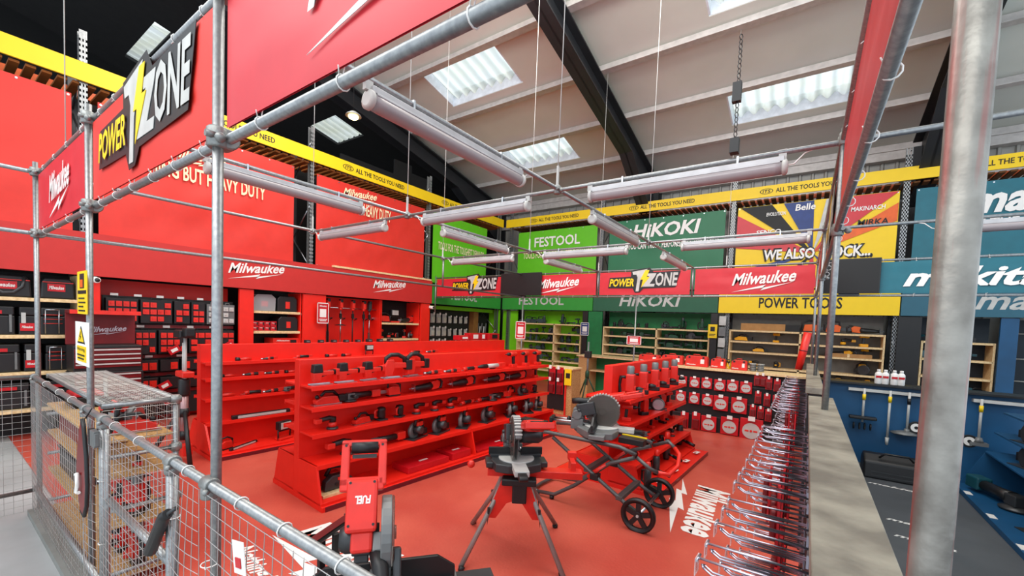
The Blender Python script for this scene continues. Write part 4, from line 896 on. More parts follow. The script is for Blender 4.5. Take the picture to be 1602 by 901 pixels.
# display hooks
def hook_proto():
    t = empty('display_hook', (0, 0, 0), 0, 'x', 'hook')     # root at the board, prongs towards -x
    mb = MB(); 
    for s in (-.008, .008): mb.path([(.0, s, 0), (-.215, s, .0), (-.236, s*.9, .012)], .0032, 5)
    mb.path([(-.236, -.008, .012), (-.242, 0, .016), (-.236, .008, .012)], .0032, 5); mb.box(-.004, .008, -.02, .02, -.02, .02); obj('prong', mb, CHROME, t, True)
    mb = MB(); mb.path([(0, 0, .032), (-.252, 0, .032)], .0036, 5); mb.path([(-.252, -.022, .032), (-.252, .022, .032)], .0036, 5); obj('ticket_arm', mb, CHROME, t, True)
    mb = MB(); mb.box(-.257, -.254, -.02, .02, -.012, .036); obj('ticket_plate', mb, CLEAR, t, True); return t
hp = hook_proto(); used = False; rnd = random.Random(3); hooks = []
for r, z in enumerate((1.13, .91, .69, .45)):
    y = .80+.03*r
    while y < 7.4:
        if 3.5 < y < 4.28: y = 4.3
        if rnd.random() < .9 or z > 1: hooks.append((.04 if y < 3.7 else .028, y, z+rnd.uniform(-.012, .012)))
        y += .145+(0 if r < 2 else .02)
for h in hooks:
    rz = rnd.uniform(-.05, .05); lb = 'chrome display hook with ticket arm on the black peg wall'
    if not used: hp.location = h; hp['label'] = lb; hp['group'] = 'chrome display hooks'; used = True
    else: dup(hp, h, rz, lb, 'chrome display hooks')
# packs hanging from hooks
ap = empty('hooked_pack', (0, 0, 0), 0, 'x', 'packet')
obj('card', MB().box(-.005, .005, -.045, .045, -.24, -.0), REDK, ap, True); obj('blister', MB().box(-.03, -.005, -.035, .035, -.2, -.08), DRED, ap, True, .008); obj('contents', MB().box(-.026, -.008, -.012, .012, -.19, -.09), BLK, ap, True)
used = False; k = 0
for (x, y, z) in hooks:
    if rnd.random() < (.42 if y > 4.2 else .22) or (1.3 < y < 2.6 and z < .8 and rnd.random() < .5):
        n = rnd.choice((1, 1, 2))
        for j in range(n):
            q = (x-.07-.05*j-rnd.random()*.05, y, z-.002); lb = 'red carded accessory pack hanging from a chrome hook on the peg wall'
            if not used: ap.location = q; ap['label'] = lb; ap['group'] = 'packs on the chrome hooks'; used = True
            else: dup(ap, q, rnd.uniform(-.08, .08), lb, 'packs on the chrome hooks', (1, rnd.uniform(.7, 1.15), rnd.uniform(.7, 1.1)))
            k += 1

# ================================================================== BLUE WALL AND RIGHT SIDE
t = empty('blue_counter', (1.4, 7.8, 0), 0, 'deep blue low wall with a black ledge right of the worktop', 'counter')
box_obj('panel', t, .16, 3.4, 7.72, 7.80, .012, 1.12, NAVY); box_obj('ledge', t, .16, 3.4, 7.62, 8.0, 1.12, 1.15, BLK, .003); box_obj('hanging_rail', t, .52, 1.5, 7.64, 7.72, 1.03, 1.07, LGRY, .003); box_obj('hanging_rail', t, 1.75, 2.3, 7.64, 7.72, 1.03, 1.07, LGRY, .003)
def bottle(px, label, proto=[None]):
    x = at(px, 600, 'y', 7.72).x
    if proto[0] is None:
        t = empty('bottle', (0, 0, 0), 0, label, 'bottle', 'white bottles on the blue counter')
        mb = MB(); mb.lathe([(.036, 0), (.04, .006), (.04, .13), (.036, .15), (.02, .165), (.018, .17)], (0, 0, 0), 'z', 16); obj('body', mb, WHT, t, True)
        mb = MB(); mb.lathe([(.02, .17), (.02, .195), (.016, .2)], (0, 0, 0), 'z', 12); obj('cap', mb, WHT, t, True); mb = MB(); mb.box(-.03, .03, -.0425, -.034, .085, .115); obj('brand_patch', mb, REDK, t, True); proto[0] = t; t.location = (x, 7.70, 1.152)
    else: dup(proto[0], (x, 7.70, 1.152), 0, label, 'white bottles on the blue counter')
for px, l in ((1373, 'leftmost'), (1384, 'second from left'), (1398, 'third from left'), (1409, 'rightmost')): bottle(px, '%s of the four white bottles on the blue counter' % l)
def pole_tool(px, zb, head, label):
    x = at(px, 620, 'y', 7.6).x; y = 7.6; t = empty('pole_tool', (x, y, zb), 0, label, 'garden tool')
    mb = MB(); mb.path([(x, y, 1.08), (x, y, zb+.06)], .014, 10); obj('shaft', mb, LGRY, t); mb = MB(); mb.path([(x, y, 1.0), (x, y, .92)], .02, 10); obj('collar', mb, YEL if head != 'disc' else BLK, t)
    mb = MB()
    if head == 'tiller': mb.box(x-.15, x+.15, y-.06, y+.06, zb+.1, zb+.14); [mb.lathe([(.05, -.01), (.05, .01)], (x+s*.07, y, zb), 'x', 10) for s in (-1.3, -.4, .4, 1.3)]; obj('tine_head', mb, BLK, t, bevel=.01)
    elif head == 'disc': mb.lathe([(.14, zb), (.15, zb+.012), (.05, zb+.04)], (x-.02, y, 0), 'z', 18); mb.lathe([(.03, zb), (.03, zb+.07)], (x, y, 0), 'z', 10); obj('guard', mb, GRY, t)
    elif head == 'tube': mb.lathe([(.016, zb), (.022, zb+.1)], (x, y, 0), 'z', 10); obj('nozzle', mb, LGRY, t)
    else: mb.box(x-.08, x+.08, y-.05, y+.05, zb, zb+.04); mb.lathe([(.05, zb+.04), (.03, zb+.1)], (x, y, 0), 'z', 10); obj('head', mb, GRY, t)
pole_tool(1352, .55, 'tiller', 'hanging tiller attachment with black tines on the blue wall'); pole_tool(1393, .34, 'tube', 'thin pale pole above the black bag on the blue wall'); pole_tool(1423, .52, 'disc', 'pole with a round grey guard left of the thick post'); pole_tool(1537, .50, 'head', 'pole tool with cream foot right of the thick post')
def wheel_disc(px, py, label):
    p = at(px, py, 'y', 7.6); t = empty('cutting_disc', p, 0, label, 'disc'); mb = MB(); mb.lathe([(.078, -.01), (.082, 0), (.078, .01)], p, 'y', 20); obj('disc', mb, BLK, t); mb = MB(); mb.lathe([(.055, -.016), (.055, -.01)], p, 'y', 18); obj('face', mb, WHT, t); mb = MB(); mb.lathe([(.02, -.02), (.02, -.016)], p, 'y', 10); obj('hub', mb, BLK, t)
wheel_disc(1433, 669, 'round white faced disc on the blue wall left of the thick post'); wheel_disc(1516, 690, 'round white faced disc peeping out right of the thick post')
a, b = at(1345, 745, 'z', .012), at(1440, 745, 'z', .012)
t = empty('tool_bag', (1.05, 7.0, 0), 0, 'long black bag with white lettering on the floor by the blue wall', 'bag'); x0, x1 = a.x+.03, 1.30
mb = MB(); mb.prism([(6.95, .012), (7.35, .012), (7.33, .22), (7.2, .30), (7.08, .30), (6.97, .22)], 'x', x0, x1); obj('body', mb, BLK, t, bevel=.02)
mb = MB(); mb.path([(x0+.15, 7.0, .28), (x0+.2, 6.98, .34), (x1-.2, 6.98, .34), (x1-.15, 7.0, .28)], .012, 6); obj('handle', mb, BLK, t); pl = Plane((x0, 6.965, 0), (1, 0, 0), (0, .1, 1)); mb = MB(); pl.text(mb, 'makita', .18, .14, .26, .07, None, .3, .03, .012); obj('lettering', mb, WHT, t)
for k in range(2): mb = MB(); mb.box(x0+.08, x1-.08, 6.945, 6.953, .05+.05*k, .062+.05*k); obj('piping', mb, GUN, t)
# floor lettering on the dark side and on the red floor
def floor_text(body, org, u, w_, h, label, mt=WHT, shear=.3, bold=.03, name='floor_lettering'):
    u = Vector((*u, 0)).normalized(); pl = Plane((org[0], org[1], .0125), u, (-u.y, u.x, 0)); mb = MB(); pl.text(mb, body, 0, 0, w_, h, None, shear, bold, .002); o = obj(name, mb, mt); return tag(o, label, 'floor lettering')
for k, (px, py, w_, n) in enumerate(((1352, 737, .42, 'farthest'), (1357, 755, .46, 'second farthest'), (1386, 812, .42, 'third'), (1398, 838, .40, 'nearest'))):
    p = at(px, py, 'z', .013); floor_text('makita', (p.x, p.y), (1, -.1), w_, .07, '%s white word on the dark floor beside the worktop' % n)
t = empty('floor_logo', (-.75, 4.5, .012), 0, 'big white script logo on the red floor right of the black wheels', 'floor logo')
u = Vector((.08, -1, 0)).normalized(); FL = Plane((-1.0, 5.22, .0125), u, (-u.y, u.x, 0))
mb = MB(); FL.text(mb, 'Milwaukee', .02, .06, 1.32, .34, None, .35, .03, .002); obj('lettering', mb, WHT, t); mb = MB(); FL.poly(mb, [(-.08, -.12), (.42, .0), (.40, -.06), (.86, .03), (.82, -.03), (1.42, .0), (.62, -.15), (.66, -.08), (.30, -.13), (.33, -.07)], None, .003, .002); obj('bolt', mb, WHT, t)
t = empty('floor_logo', (-3.0, 1.6, .012), 0, 'white script logo and bolt on the red floor seen through the fence mesh', 'floor logo')
u = Vector((1, .06, 0)).normalized(); FL = Plane((-3.35, 1.72, .0125), u, (-u.y, u.x, 0))
mb = MB(); FL.text(mb, 'Milwaukee', 0, 0, 1.3, .34, None, .35, .03, .002); obj('lettering', mb, WHT, t); mb = MB(); FL.poly(mb, [(-.1, -.06), (.5, -.06), (.46, -.14), (1.3, -.04), (.5, -.28), (.54, -.19)], None, .003, .002); obj('bolt', mb, WHT, t)
floor_text('Nothing but HEAVY DUTY', (-3.45, 1.33), (.98, -.14), 1.7, .17, 'white slogan words on the red floor under the near fence')
# makita side gondola
t = empty('display_gondola', (1.9, 5.6, 0), 0, 'blue display gondola with dark tools at the lower right edge', 'display stand')
box_obj('plinth', t, 1.56, 2.5, 3.2, 7.35, .012, .07, NAVY, .004); box_obj('back_panel', t, 2.18, 2.24, 3.2, 7.35, .07, 1.36, NAVY)
for z, x in ((.98, 1.92), (.74, 1.86), (.50, 1.80)): box_obj('shelf', t, x, 2.18, 3.2, 7.3, z-.02, z, NAVY, .003)
for y in (7.33, 5.3): mb = MB(); mb.prism([(1.62, .07), (2.18, .07), (2.18, .50), (1.82, .50)], 'y', y-.02, y); obj('gusset', mb, NAVY, t)
for k in range(5): box_obj('price_card', t, 1.565, 1.62, 3.8+.75*k, 3.92+.75*k, .071, .075, WHT)
# ================================================================== FENCE AND CAGE
def mesh_wires(pl, x0, x1, z0, z1, step=.052, r=.0014, bow=0.0):
    mb = MB(); n = max(1, round((x1-x0)/step)); m = max(1, round((z1-z0)/step))
    B = lambda a, b: bow*math.sin(PI*(a-x0)/(x1-x0))*math.sin(PI*(b-z0)/(z1-z0))
    for i in range(n+1): a = x0+(x1-x0)*i/n; mb.path([pl.p(a, z0+(z1-z0)*q/4, B(a, z0+(z1-z0)*q/4)) for q in range(5)], r, 4, smooth=False)
    for j in range(m+1): b = z0+(z1-z0)*j/m; mb.path([pl.p(x0+(x1-x0)*q/4, b, B(x0+(x1-x0)*q/4, b)+r*2) for q in range(5)], r, 4, smooth=False)
    return mb
fe = empty('mesh_fence', (-2.6, .60, 0), 0, 'waist high galvanised tube and wire mesh fence in the foreground', 'fence')
def ftube(name, a, b, parent=fe, r=R_, mt=GALV): mb = MB(); mb.path([a, b], r, 18); return obj(name, mb, mt, parent)
ftube('handrail', (-5.40, .60, 1.19), (.10, .60, 1.19)); ftube('lower_rail', (-5.36, .60, .23), (-3.1, .60, .23)); ftube('lower_rail', (-2.05, .60, .23), (.1, .60, .23))
ftube('handrail', (-5.36, .60, 1.19), (-5.36, -1.3, 1.19)); ftube('lower_rail', (-5.36, .60, .21), (-5.36, -1.3, .21))
for x in (-3.12, -2.07): ftube('gate_post', (x, .60, 0), (x, .60, 1.17), r=.022)
NP = Plane((0, .578, 0), (1, 0, 0), (0, 0, 1))
for a, b in ((-5.30, -3.55), (-3.49, -3.16), (-2.03, -1.73), (-1.67, .02)): obj('mesh_panel', mesh_wires(NP, a, b, .04, 1.17, bow=.02), WIRE, fe)
obj('mesh_panel', mesh_wires(Plane((-5.36, 0, 0), (0, 1, 0), (0, 0, 1)), -1.2, .58, .04, 1.17), WIRE, fe)
for x in (-5.33, -3.52, -3.12, -2.07, -1.70): 
    mb = MB(); mb.lathe([(.024, -.03), (.027, -.025), (.027, .025), (.024, .03)], (x, .60, 1.19), 'x', 14); mb.lathe([(.026, -.05), (.028, -.045), (.028, -.012), (.02, .0)], (x, .60, 1.19), 'z', 14); mb.ball((x+.035, .575, 1.175), .012); obj('elbow_clamp', mb, CLAMP, fe)
for a in (-4.8, -4.3, -3.9, -2.9, -2.5, -1.9, -1.45, -1.18, -.9): mb = MB(); mb.path([(a+.003*math.sin(q), .60+.021*math.cos(q), 1.19+.021*math.sin(q)) for q in [PI/6*i for i in range(12)]], .0022, 5, closed=True); obj('cable_tie', mb, WHT, fe)
for x, z in ((-1.70, .62), (-1.70, .9), (-2.07, .42), (-2.07, .96), (-3.12, .5), (-3.12, .85)):
    mb = MB(); mb.path([(x+.026*math.cos(q), .60+.026*math.sin(q), z) for q in [PI/6*i for i in range(12)]], .0022, 5, closed=True); mb.path([(x+.02, .58, z), (x+.05, .57, z+.012)], .002, 5); obj('cable_tie', mb, WHT, fe)
gt = empty('mesh_gate', (-2.6, .60, 0), 0, 'wire mesh gate with horizontal tubes between two thick gate posts', 'gate')
ftube('gate_rail', (-3.08, .61, .745), (-2.11, .61, .745), gt); ftube('gate_rail', (-3.08, .61, .20), (-2.11, .61, .20), gt)
for x in (-3.085, -2.105): ftube('gate_stile', (x, .605, .12), (x, .605, 1.14), gt, .012)
obj('mesh_panel', mesh_wires(NP, -3.08, -2.11, .06, 1.15), WIRE, gt)
mb = MB(); mb.box(-3.18, -3.10, .555, .58, 1.04, 1.13); mb.box(-3.10, -3.09, .557, .578, 1.05, 1.12); t = empty('lock_box', (-3.14, .56, 1.04), 0, 'small grey and black box latch under the handrail near the gate', 'latch'); obj('body', mb, GRY, t, bevel=.004); mb = MB(); mb.box(-3.215, -3.18, .555, .58, 1.04, 1.13); obj('side', mb, BLK, t, bevel=.004)
t = empty('padded_handle', (-2.2, .56, .72), 0, 'black padded handle tied slanting to the gate post', 'handle'); a, b = at(263, 803, 'y', .555), at(235, 862, 'y', .555)
mb = MB(); mb.path([a, a.lerp(b, .12)+Vector((-.02, 0, 0)), b], [.018, .022, .024], 10); obj('sleeve', mb, BLK, t); mb = MB(); mb.path([a+Vector((.02, .02, .02)), a, a+Vector((0, 0, -.02))], .008, 6); obj('cord', mb, GUN, t)
# dark red scabbard with a white clip
t = empty('hanging_scabbard', (-3.6, .55, .56), 0, 'dark red tapered blade cover with white clip hanging on the fence', 'blade cover')
P0 = at(130, 655, 'y', .55); mb = MB(); pts = [(0, 0), (.03, -.05), (.08, -.20), (.10, -.36), (.08, -.47), (.02, -.545), (-.04, -.53), (-.10, -.44), (-.125, -.30), (-.10, -.18), (-.04, -.05)]
mb.prism([(P0.x+a, P0.z+b) for a, b in pts], 'y', .54, .556); obj('cover', mb, DRED, t, bevel=.006); mb = MB(); mb.path([(P0.x+a, .548, P0.z+b) for a, b in [(.0, 0), (.03, -.05), (.08, -.20), (.10, -.36), (.08, -.475), (.02, -.55), (-.04, -.535)]], .010, 7); obj('rubber_edge', mb, BLK, t)
mb = MB(); mb.path([(P0.x-.07, .53, P0.z-.33), (P0.x-.01, .525, P0.z-.31), (P0.x-.0, .525, P0.z-.37), (P0.x-.03, .525, P0.z-.42), (P0.x+.02, .525, P0.z-.41)], .010, 7); obj('clip', mb, WHT, t); mb = MB(); mb.path([(P0.x, .56, P0.z), (P0.x+.03, .58, P0.z+.06)], .004, 5); obj('cord', mb, BLK, t)
# cage of chipboard shelves behind the fence
cg = empty('mesh_cage', (-4.4, .82, 0), 0, 'low wire mesh cage with chipboard shelves behind the fence', 'cage')
X0, X1, Y0c, Y1c = -5.28, -3.49, .66, 1.03
for x in (X0, X1): ftube('cage_post', (x, Y1c, 0), (x, Y1c, 1.2), cg); ftube('cage_rail', (x, Y0c, 1.195), (x, Y1c+.02, 1.195), cg); [ftube('cage_rail', (x, Y0c, z), (x, Y1c, z), cg, .014) for z in (.87, .53, .12)]
ftube('cage_rail', (X0-.02, Y1c, 1.195), (X1+.02, Y1c, 1.195), cg); ftube('cage_rail', (X0, Y0c+.02, 1.195), (X1, Y0c+.02, 1.195), cg)
for x in (X1,):
    for z in (1.195, .87, .53): mb = MB(); mb.lathe([(.024, -.03), (.024, .03)], (x, Y1c, z), 'y', 12); mb.lathe([(.02, .03), (.012, .034)], (x, Y1c, z), 'y', 12); mb.lathe([(.024, -.03), (.024, .03)], (x, Y1c, z), 'z', 12); obj('clamp', mb, CLAMP, cg)
TP = Plane((0, 0, 1.215), (1, 0, 0), (0, 1, 0)); obj('top_mesh', mesh_wires(TP, X0, X1, Y0c, Y1c, .05, .002), WIRE, cg)
obj('side_mesh', mesh_wires(Plane((X1+.02, 0, 0), (0, 1, 0), (0, 0, 1)), Y0c, Y1c, .04, 1.17, .05), WIRE, cg); obj('rear_mesh', mesh_wires(Plane((0, Y1c+.02, 0), (1, 0, 0), (0, 0, 1)), X0, X1, .04, 1.17, .05), WIRE, cg)
for z in (.97, .74, .42, .08): box_obj('shelf_board', cg, X0+.02, X1-.02, Y0c, Y1c-.01, z-.018, z, OSB)
for k in range(3):
    mb = MB(); z = (1.0, .76, .44)[k]-.1; mb.box(X0+.02, X1-.02, Y0c-.012, Y0c-.006, z-.1, z+.06); 
t = empty('warning_sign', (-3.5, .59, 1.76), 0, 'narrow yellow hazard notice hanging on the second post', 'sign'); W1 = Plane((-3.60, .585, 1.755), (1, 0, 0), (0, 0, 1))
mb = MB(); W1.rect(mb, 0, .24, 0, .25); obj('board', mb, YEL, t); mb = MB(); W1.rect(mb, .07, .17, .15, .235, None, .006, .002); W1.rect(mb, .02, .22, .118, .138, None, .006, .002); obj('pictogram', mb, BLK, t)
mb = MB(); W1.rect(mb, .09, .15, .155, .2, None, .008, .002); obj('red_detail', mb, ORG, t); mb = MB(); [W1.rect(mb, .04, (.18, .2, .15, .19)[i], .088-.024*i, .096-.024*i, None, .007, .002) for i in range(4)]; obj('print', mb, BLK, t)
t = empty('warning_sign', (-3.43, .58, 1.46), 0, 'white sign with yellow warning triangle hanging below the yellow notice', 'sign'); W2 = Plane((-3.60, .575, 1.46), (1, 0, 0), (0, 0, 1))
mb = MB(); W2.rect(mb, 0, .33, 0, .25); obj('board', mb, WHT, t); mb = MB(); W2.poly(mb, [(.06, .125), (.24, .125), (.15, .225)], None, .006); obj('triangle_border', mb, BLK, t)
mb = MB(); W2.poly(mb, [(.082, .135), (.218, .135), (.15, .21)], None, .008); W2.rect(mb, .05, .27, .02, .11, None, .006); obj('yellow_field', mb, YEL, t); mb = MB(); W2.poly(mb, [(.14, .145), (.165, .165), (.15, .17), (.165, .195), (.135, .165), (.15, .163)], None, .010); W2.text(mb, 'Warning', .06, .078, .19, .024, None, 0, .01, .009); W2.rect(mb, .07, .24, .054, .062, None, .009, .002); W2.rect(mb, .08, .22, .034, .042, None, .009, .002); obj('lettering', mb, BLK, t)
t = empty('price_ticket', (-2.0, .56, .9), 0, 'small white ticket on the mesh right of the front post near the floor lettering', 'ticket'); p = at(378, 877, 'y', .57); TPn = Plane((p.x-.04, .57, p.z-.05), (1, 0, .2), (-.2, 0, 1)); mb = MB(); TPn.rect(mb, 0, .08, 0, .10); obj('card', mb, WHT, t); mb = MB(); TPn.rect(mb, .02, .055, .02, .05, None, .007, .002); obj('print', mb, REDK, t)

# ================================================================== TOOL PROTOTYPES (local: z = 0 is the resting surface, length along x)
PROTO = {}
def P_(kind, build):
    t = empty(kind, (0, 0, 0)); build(t); PROTO[kind] = [t, False]; return t
def part(t, name, mt, fn, bevel=0.0): mb = MB(); fn(mb); return obj(name, mb, mt, t, True, bevel)
def arch(mb, p, r, n=8): mb.path(p, r, n)
def jigsaw(t):
    part(t, 'foot', STEEL, lambda m: (m.box(-.09, .13, -.035, .035, 0, .006), m.box(-.09, .13, -.035, -.031, 0, .014)), .001)
    part(t, 'housing', REDT, lambda m: (m.prism([(.03, .03), (.11, .03), (.12, .12), (.09, .19), (.02, .19), (.0, .13)], 'y', -.033, .033), m.prism([(-.13, .10), (.03, .10), (.03, .16), (-.12, .155)], 'y', -.03, .03)), .008)
    part(t, 'handle', BLK, lambda m: m.path([(.09, 0, .15), (.09, 0, .205), (.04, 0, .235), (-.04, 0, .235), (-.11, 0, .20), (-.125, 0, .12)], .022, 8))
    part(t, 'battery', BLK, lambda m: m.box(-.19, -.12, -.036, .036, .08, .18), .006); part(t, 'blade', STEEL, lambda m: (m.box(.07, .085, -.001, .001, -.0, .05), m.path([(.078, 0, .05), (.078, 0, .02)], .006, 6)))
def barrel_jigsaw(t):
    part(t, 'foot', STEEL, lambda m: (m.box(-.09, .13, -.035, .035, 0, .006), m.box(-.09, .13, -.035, -.031, 0, .014)), .001)
    part(t, 'housing', REDT, lambda m: (m.prism([(.03, .03), (.10, .03), (.11, .12), (.02, .12)], 'y', -.033, .033), m.box(-.10, .03, -.028, .028, .09, .135)), .008)
    part(t, 'gear_case', BLK, lambda m: (m.prism([(.01, .12), (.11, .12), (.10, .20), (.02, .205)], 'y', -.036, .036), m.box(.05, .10, -.03, .03, .03, .07)), .008)
    part(t, 'barrel_grip', BLK, lambda m: m.path([(.02, 0, .10), (-.06, 0, .115), (-.13, 0, .12)], [.026, .025, .028], 10)); part(t, 'battery', REDT, lambda m: m.box(-.18, -.12, -.032, .032, .085, .15), .006)
def circular_saw(t):
    part(t, 'foot', GUN, lambda m: (m.box(-.14, .14, -.08, .07, 0, .005), m.box(-.14, .14, .066, .07, 0, .02)), .001)
    part(t, 'blade_guard', GRY, lambda m: m.lathe([(.088, -.052), (.095, -.045), (.095, -.015), (.088, -.010)], (.01, 0, .085), 'y', 20))
    part(t, 'blade', STEEL, lambda m: (m.lathe([(.078, -.056), (.078, -.053)], (.01, 0, .082), 'y', 20), m.lathe([(.02, -.062), (.02, -.055)], (.01, 0, .082), 'y', 10)))
    part(t, 'motor', GUN, lambda m: (m.lathe([(.05, -.01), (.052, .05), (.04, .085)], (.01, 0, .10), 'y', 14),), 0); part(t, 'housing', REDT, lambda m: m.box(-.08, .03, -.01, .045, .14, .19), .006)
    part(t, 'handle', BLK, lambda m: m.path([(.05, 0.01, .15), (.03, .01, .215), (-.04, .01, .225), (-.11, .01, .17), (-.12, .01, .09), (-.06, .01, .07)], .018, 8)); part(t, 'battery', BLK, lambda m: m.box(-.15, -.06, -.02, .055, .03, .10), .006)
def recip_saw(t):
    part(t, 'boot', BLK, lambda m: m.path([(.20, 0, .055), (.12, 0, .055), (.0, 0, .06), (-.06, 0, .065)], [.026, .036, .044, .046], 10), .0)
    part(t, 'housing', REDT, lambda m: m.prism([(-.16, .03), (-.05, .015), (-.05, .12), (-.14, .135), (-.18, .10)], 'y', -.04, .04), .01)
    part(t, 'handle', BLK, lambda m: m.path([(-.13, 0, .12), (-.19, 0, .14), (-.235, 0, .10), (-.225, 0, .03), (-.16, 0, .03)], .017, 8)); part(t, 'shoe', STEEL, lambda m: (m.box(.20, .21, -.03, .03, .02, .10), m.box(.21, .27, -.001, .001, .048, .062)))
def sander(t):
    part(t, 'pad', GUN, lambda m: m.lathe([(.062, 0), (.064, .006), (.06, .018), (.045, .024)], (0, 0, 0), 'z', 18)); part(t, 'skirt', REDT, lambda m: m.lathe([(.045, .024), (.048, .05), (.04, .075)], (0, 0, 0), 'z', 16))
    part(t, 'grip', BLK, lambda m: m.path([(.0, 0, .07), (.01, 0, .11), (-.04, 0, .125), (-.14, 0, .115)], [.036, .036, .028, .024], 10)); part(t, 'battery', REDT, lambda m: m.box(-.20, -.13, -.03, .03, .08, .13), .006)
def palm_sander(t):
    part(t, 'pad', GUN, lambda m: m.box(-.055, .055, -.05, .05, 0, .014), .002); part(t, 'body', BLK, lambda m: m.lathe([(.042, .014), (.046, .05), (.044, .10), (.05, .115), (.04, .14), (.01, .148)], (0, 0, 0), 'z', 16)); part(t, 'loop', REDT, lambda m: m.path([(.04, 0, .03), (.08, 0, .04), (.08, 0, .11), (.045, 0, .12)], .011, 8)); part(t, 'patch', REDT, lambda m: m.box(-.02, .02, -.049, -.044, .05, .08), .002)
def grinder(t):
    part(t, 'body', BLK, lambda m: m.path([(-.12, 0, .05), (.0, 0, .05), (.07, 0, .05)], [.026, .028, .034], 10)); part(t, 'gear_head', GRY, lambda m: (m.box(.06, .13, -.03, .03, .02, .075), m.lathe([(.02, .0), (.025, .03)], (.10, 0, 0), 'z', 10)), .006)
    part(t, 'guard', GUN, lambda m: m.lathe([(.062, .004), (.064, .012), (.03, .022)], (.10, 0, 0), 'z', 18)); part(t, 'battery', REDT, lambda m: m.box(-.20, -.11, -.034, .034, .018, .085), .008); part(t, 'side_handle', BLK, lambda m: m.path([(.10, .03, .05), (.10, .12, .055)], [.012, .017], 8))
def drill(t):
    part(t, 'housing', REDT, lambda m: (m.lathe([(.026, -.09), (.034, -.08), (.035, .03), (.028, .05)], (0, 0, .19), 'x', 14),), 0); part(t, 'chuck', BLK, lambda m: m.lathe([(.024, .05), (.024, .09), (.012, .11), (.006, .11), (.006, .15)], (0, 0, .19), 'x', 12))
    part(t, 'grip', BLK, lambda m: m.prism([(-.055, .05), (-.015, .05), (-.005, .17), (-.05, .17)], 'y', -.018, .018), .008); part(t, 'battery', REDT, lambda m: (m.box(-.085, .035, -.037, .037, 0, .05),), .006)
def planer(t):
    part(t, 'sole', STEEL, lambda m: m.box(-.15, .15, -.04, .04, 0, .01), .001); part(t, 'housing', REDT, lambda m: m.prism([(-.13, .01), (.12, .01), (.13, .05), (.05, .09), (-.10, .085)], 'y', -.042, .042), .008)
    part(t, 'handle', BLK, lambda m: m.path([(.06, 0, .09), (.02, 0, .135), (-.07, 0, .13), (-.12, 0, .08)], .017, 8)); part(t, 'knob', BLK, lambda m: m.ball((.10, 0, .085), .022)); part(t, 'battery', BLK, lambda m: m.box(-.21, -.12, -.036, .036, .02, .09), .006)
def multi_tool(t):
    part(t, 'body', BLK, lambda m: m.path([(-.13, 0, .035), (-.02, 0, .036), (.07, 0, .034)], [.026, .024, .028], 10)); part(t, 'collar', REDT, lambda m: m.path([(.05, 0, .035), (.11, 0, .034)], [.030, .022], 10)); part(t, 'attachment', STEEL, lambda m: (m.box(.10, .16, -.018, .018, .018, .022), m.box(.085, .11, -.012, .012, .012, .05)), .001); part(t, 'battery', REDT, lambda m: m.box(-.18, -.11, -.026, .026, .01, .06), .005)
def ratchet(t):
    part(t, 'body', GUN, lambda m: m.path([(-.08, 0, .028), (.02, 0, .026), (.1, 0, .022)], [.024, .022, .014], 10)); part(t, 'head', STEEL, lambda m: m.lathe([(.02, .01), (.02, .036)], (.12, 0, 0), 'z', 12)); part(t, 'collar', REDT, lambda m: m.path([(-.01, 0, .028), (.03, 0, .026)], .026, 10)); part(t, 'battery', REDT, lambda m: m.box(-.15, -.07, -.024, .024, .005, .055), .005)
def nailer(t):
    part(t, 'barrel', LGRY, lambda m: m.path([(-.16, 0, .05), (.10, 0, .05)], .032, 12)); part(t, 'rear_body', REDT, lambda m: m.box(-.30, -.15, -.035, .035, .015, .09), .01); part(t, 'front_body', BLK, lambda m: m.path([(.10, 0, .05), (.20, 0, .05), (.30, 0, .048)], [.036, .03, .014], 10)); part(t, 'trigger_guard', BLK, lambda m: m.path([(-.14, 0, .03), (-.08, 0, .01), (.02, 0, .012), (.05, 0, .03)], .009, 6))
def rotary_hammer(t):
    part(t, 'motor_cap', GRY, lambda m: m.lathe([(.034, .22), (.036, .23), (.036, .30), (.028, .315)], (0, 0, 0), 'z', 14)); part(t, 'housing', REDT, lambda m: (m.box(-.04, .045, -.045, .045, .06, .235), m.box(-.03, .06, -.03, .03, .03, .12)), .012)
    part(t, 'handle', BLK, lambda m: m.path([(-.03, 0, .20), (-.09, 0, .20), (-.105, 0, .12), (-.09, 0, .03), (-.03, 0, .04)], .017, 8)); part(t, 'battery', BLK, lambda m: m.box(-.08, .06, -.038, .038, 0, .045), .006); part(t, 'nose', BLK, lambda m: m.lathe([(.022, .06), (.026, .09), (.014, .13)], (0, 0, .09), 'x', 12))
def breaker(t):
    part(t, 'body', GUN, lambda m: m.lathe([(.03, .0), (.04, .03), (.045, .16), (.04, .22), (.028, .25)], (0, 0, 0), 'z', 14)); part(t, 'cap', REDT, lambda m: m.lathe([(.032, .25), (.036, .27), (.03, .32), (.012, .33)], (0, 0, 0), 'z', 14)); part(t, 'side_handle', BLK, lambda m: (m.path([(.03, 0, .07), (.10, .01, .06)], .014, 8), m.path([(.10, .01, .06), (.21, .02, .04)], .020, 8))); part(t, 'rear_handle', BLK, lambda m: m.path([(-.03, 0, .22), (-.09, 0, .2), (-.09, 0, .08), (-.035, 0, .06)], .015, 8)); part(t, 'chuck', BLK, lambda m: m.lathe([(.02, -.0), (.02, .04)], (.0, 0, 0), 'z', 10))
def small_torch(t):
    part(t, 'body', REDT, lambda m: m.path([(-.09, 0, .026), (.06, 0, .026)], .022, 10)); part(t, 'lamp_head', BLK, lambda m: m.path([(.06, 0, .026), (.11, 0, .026)], [.026, .032], 12)); part(t, 'clip', STEEL, lambda m: m.box(-.06, .03, -.003, .003, .046, .05))
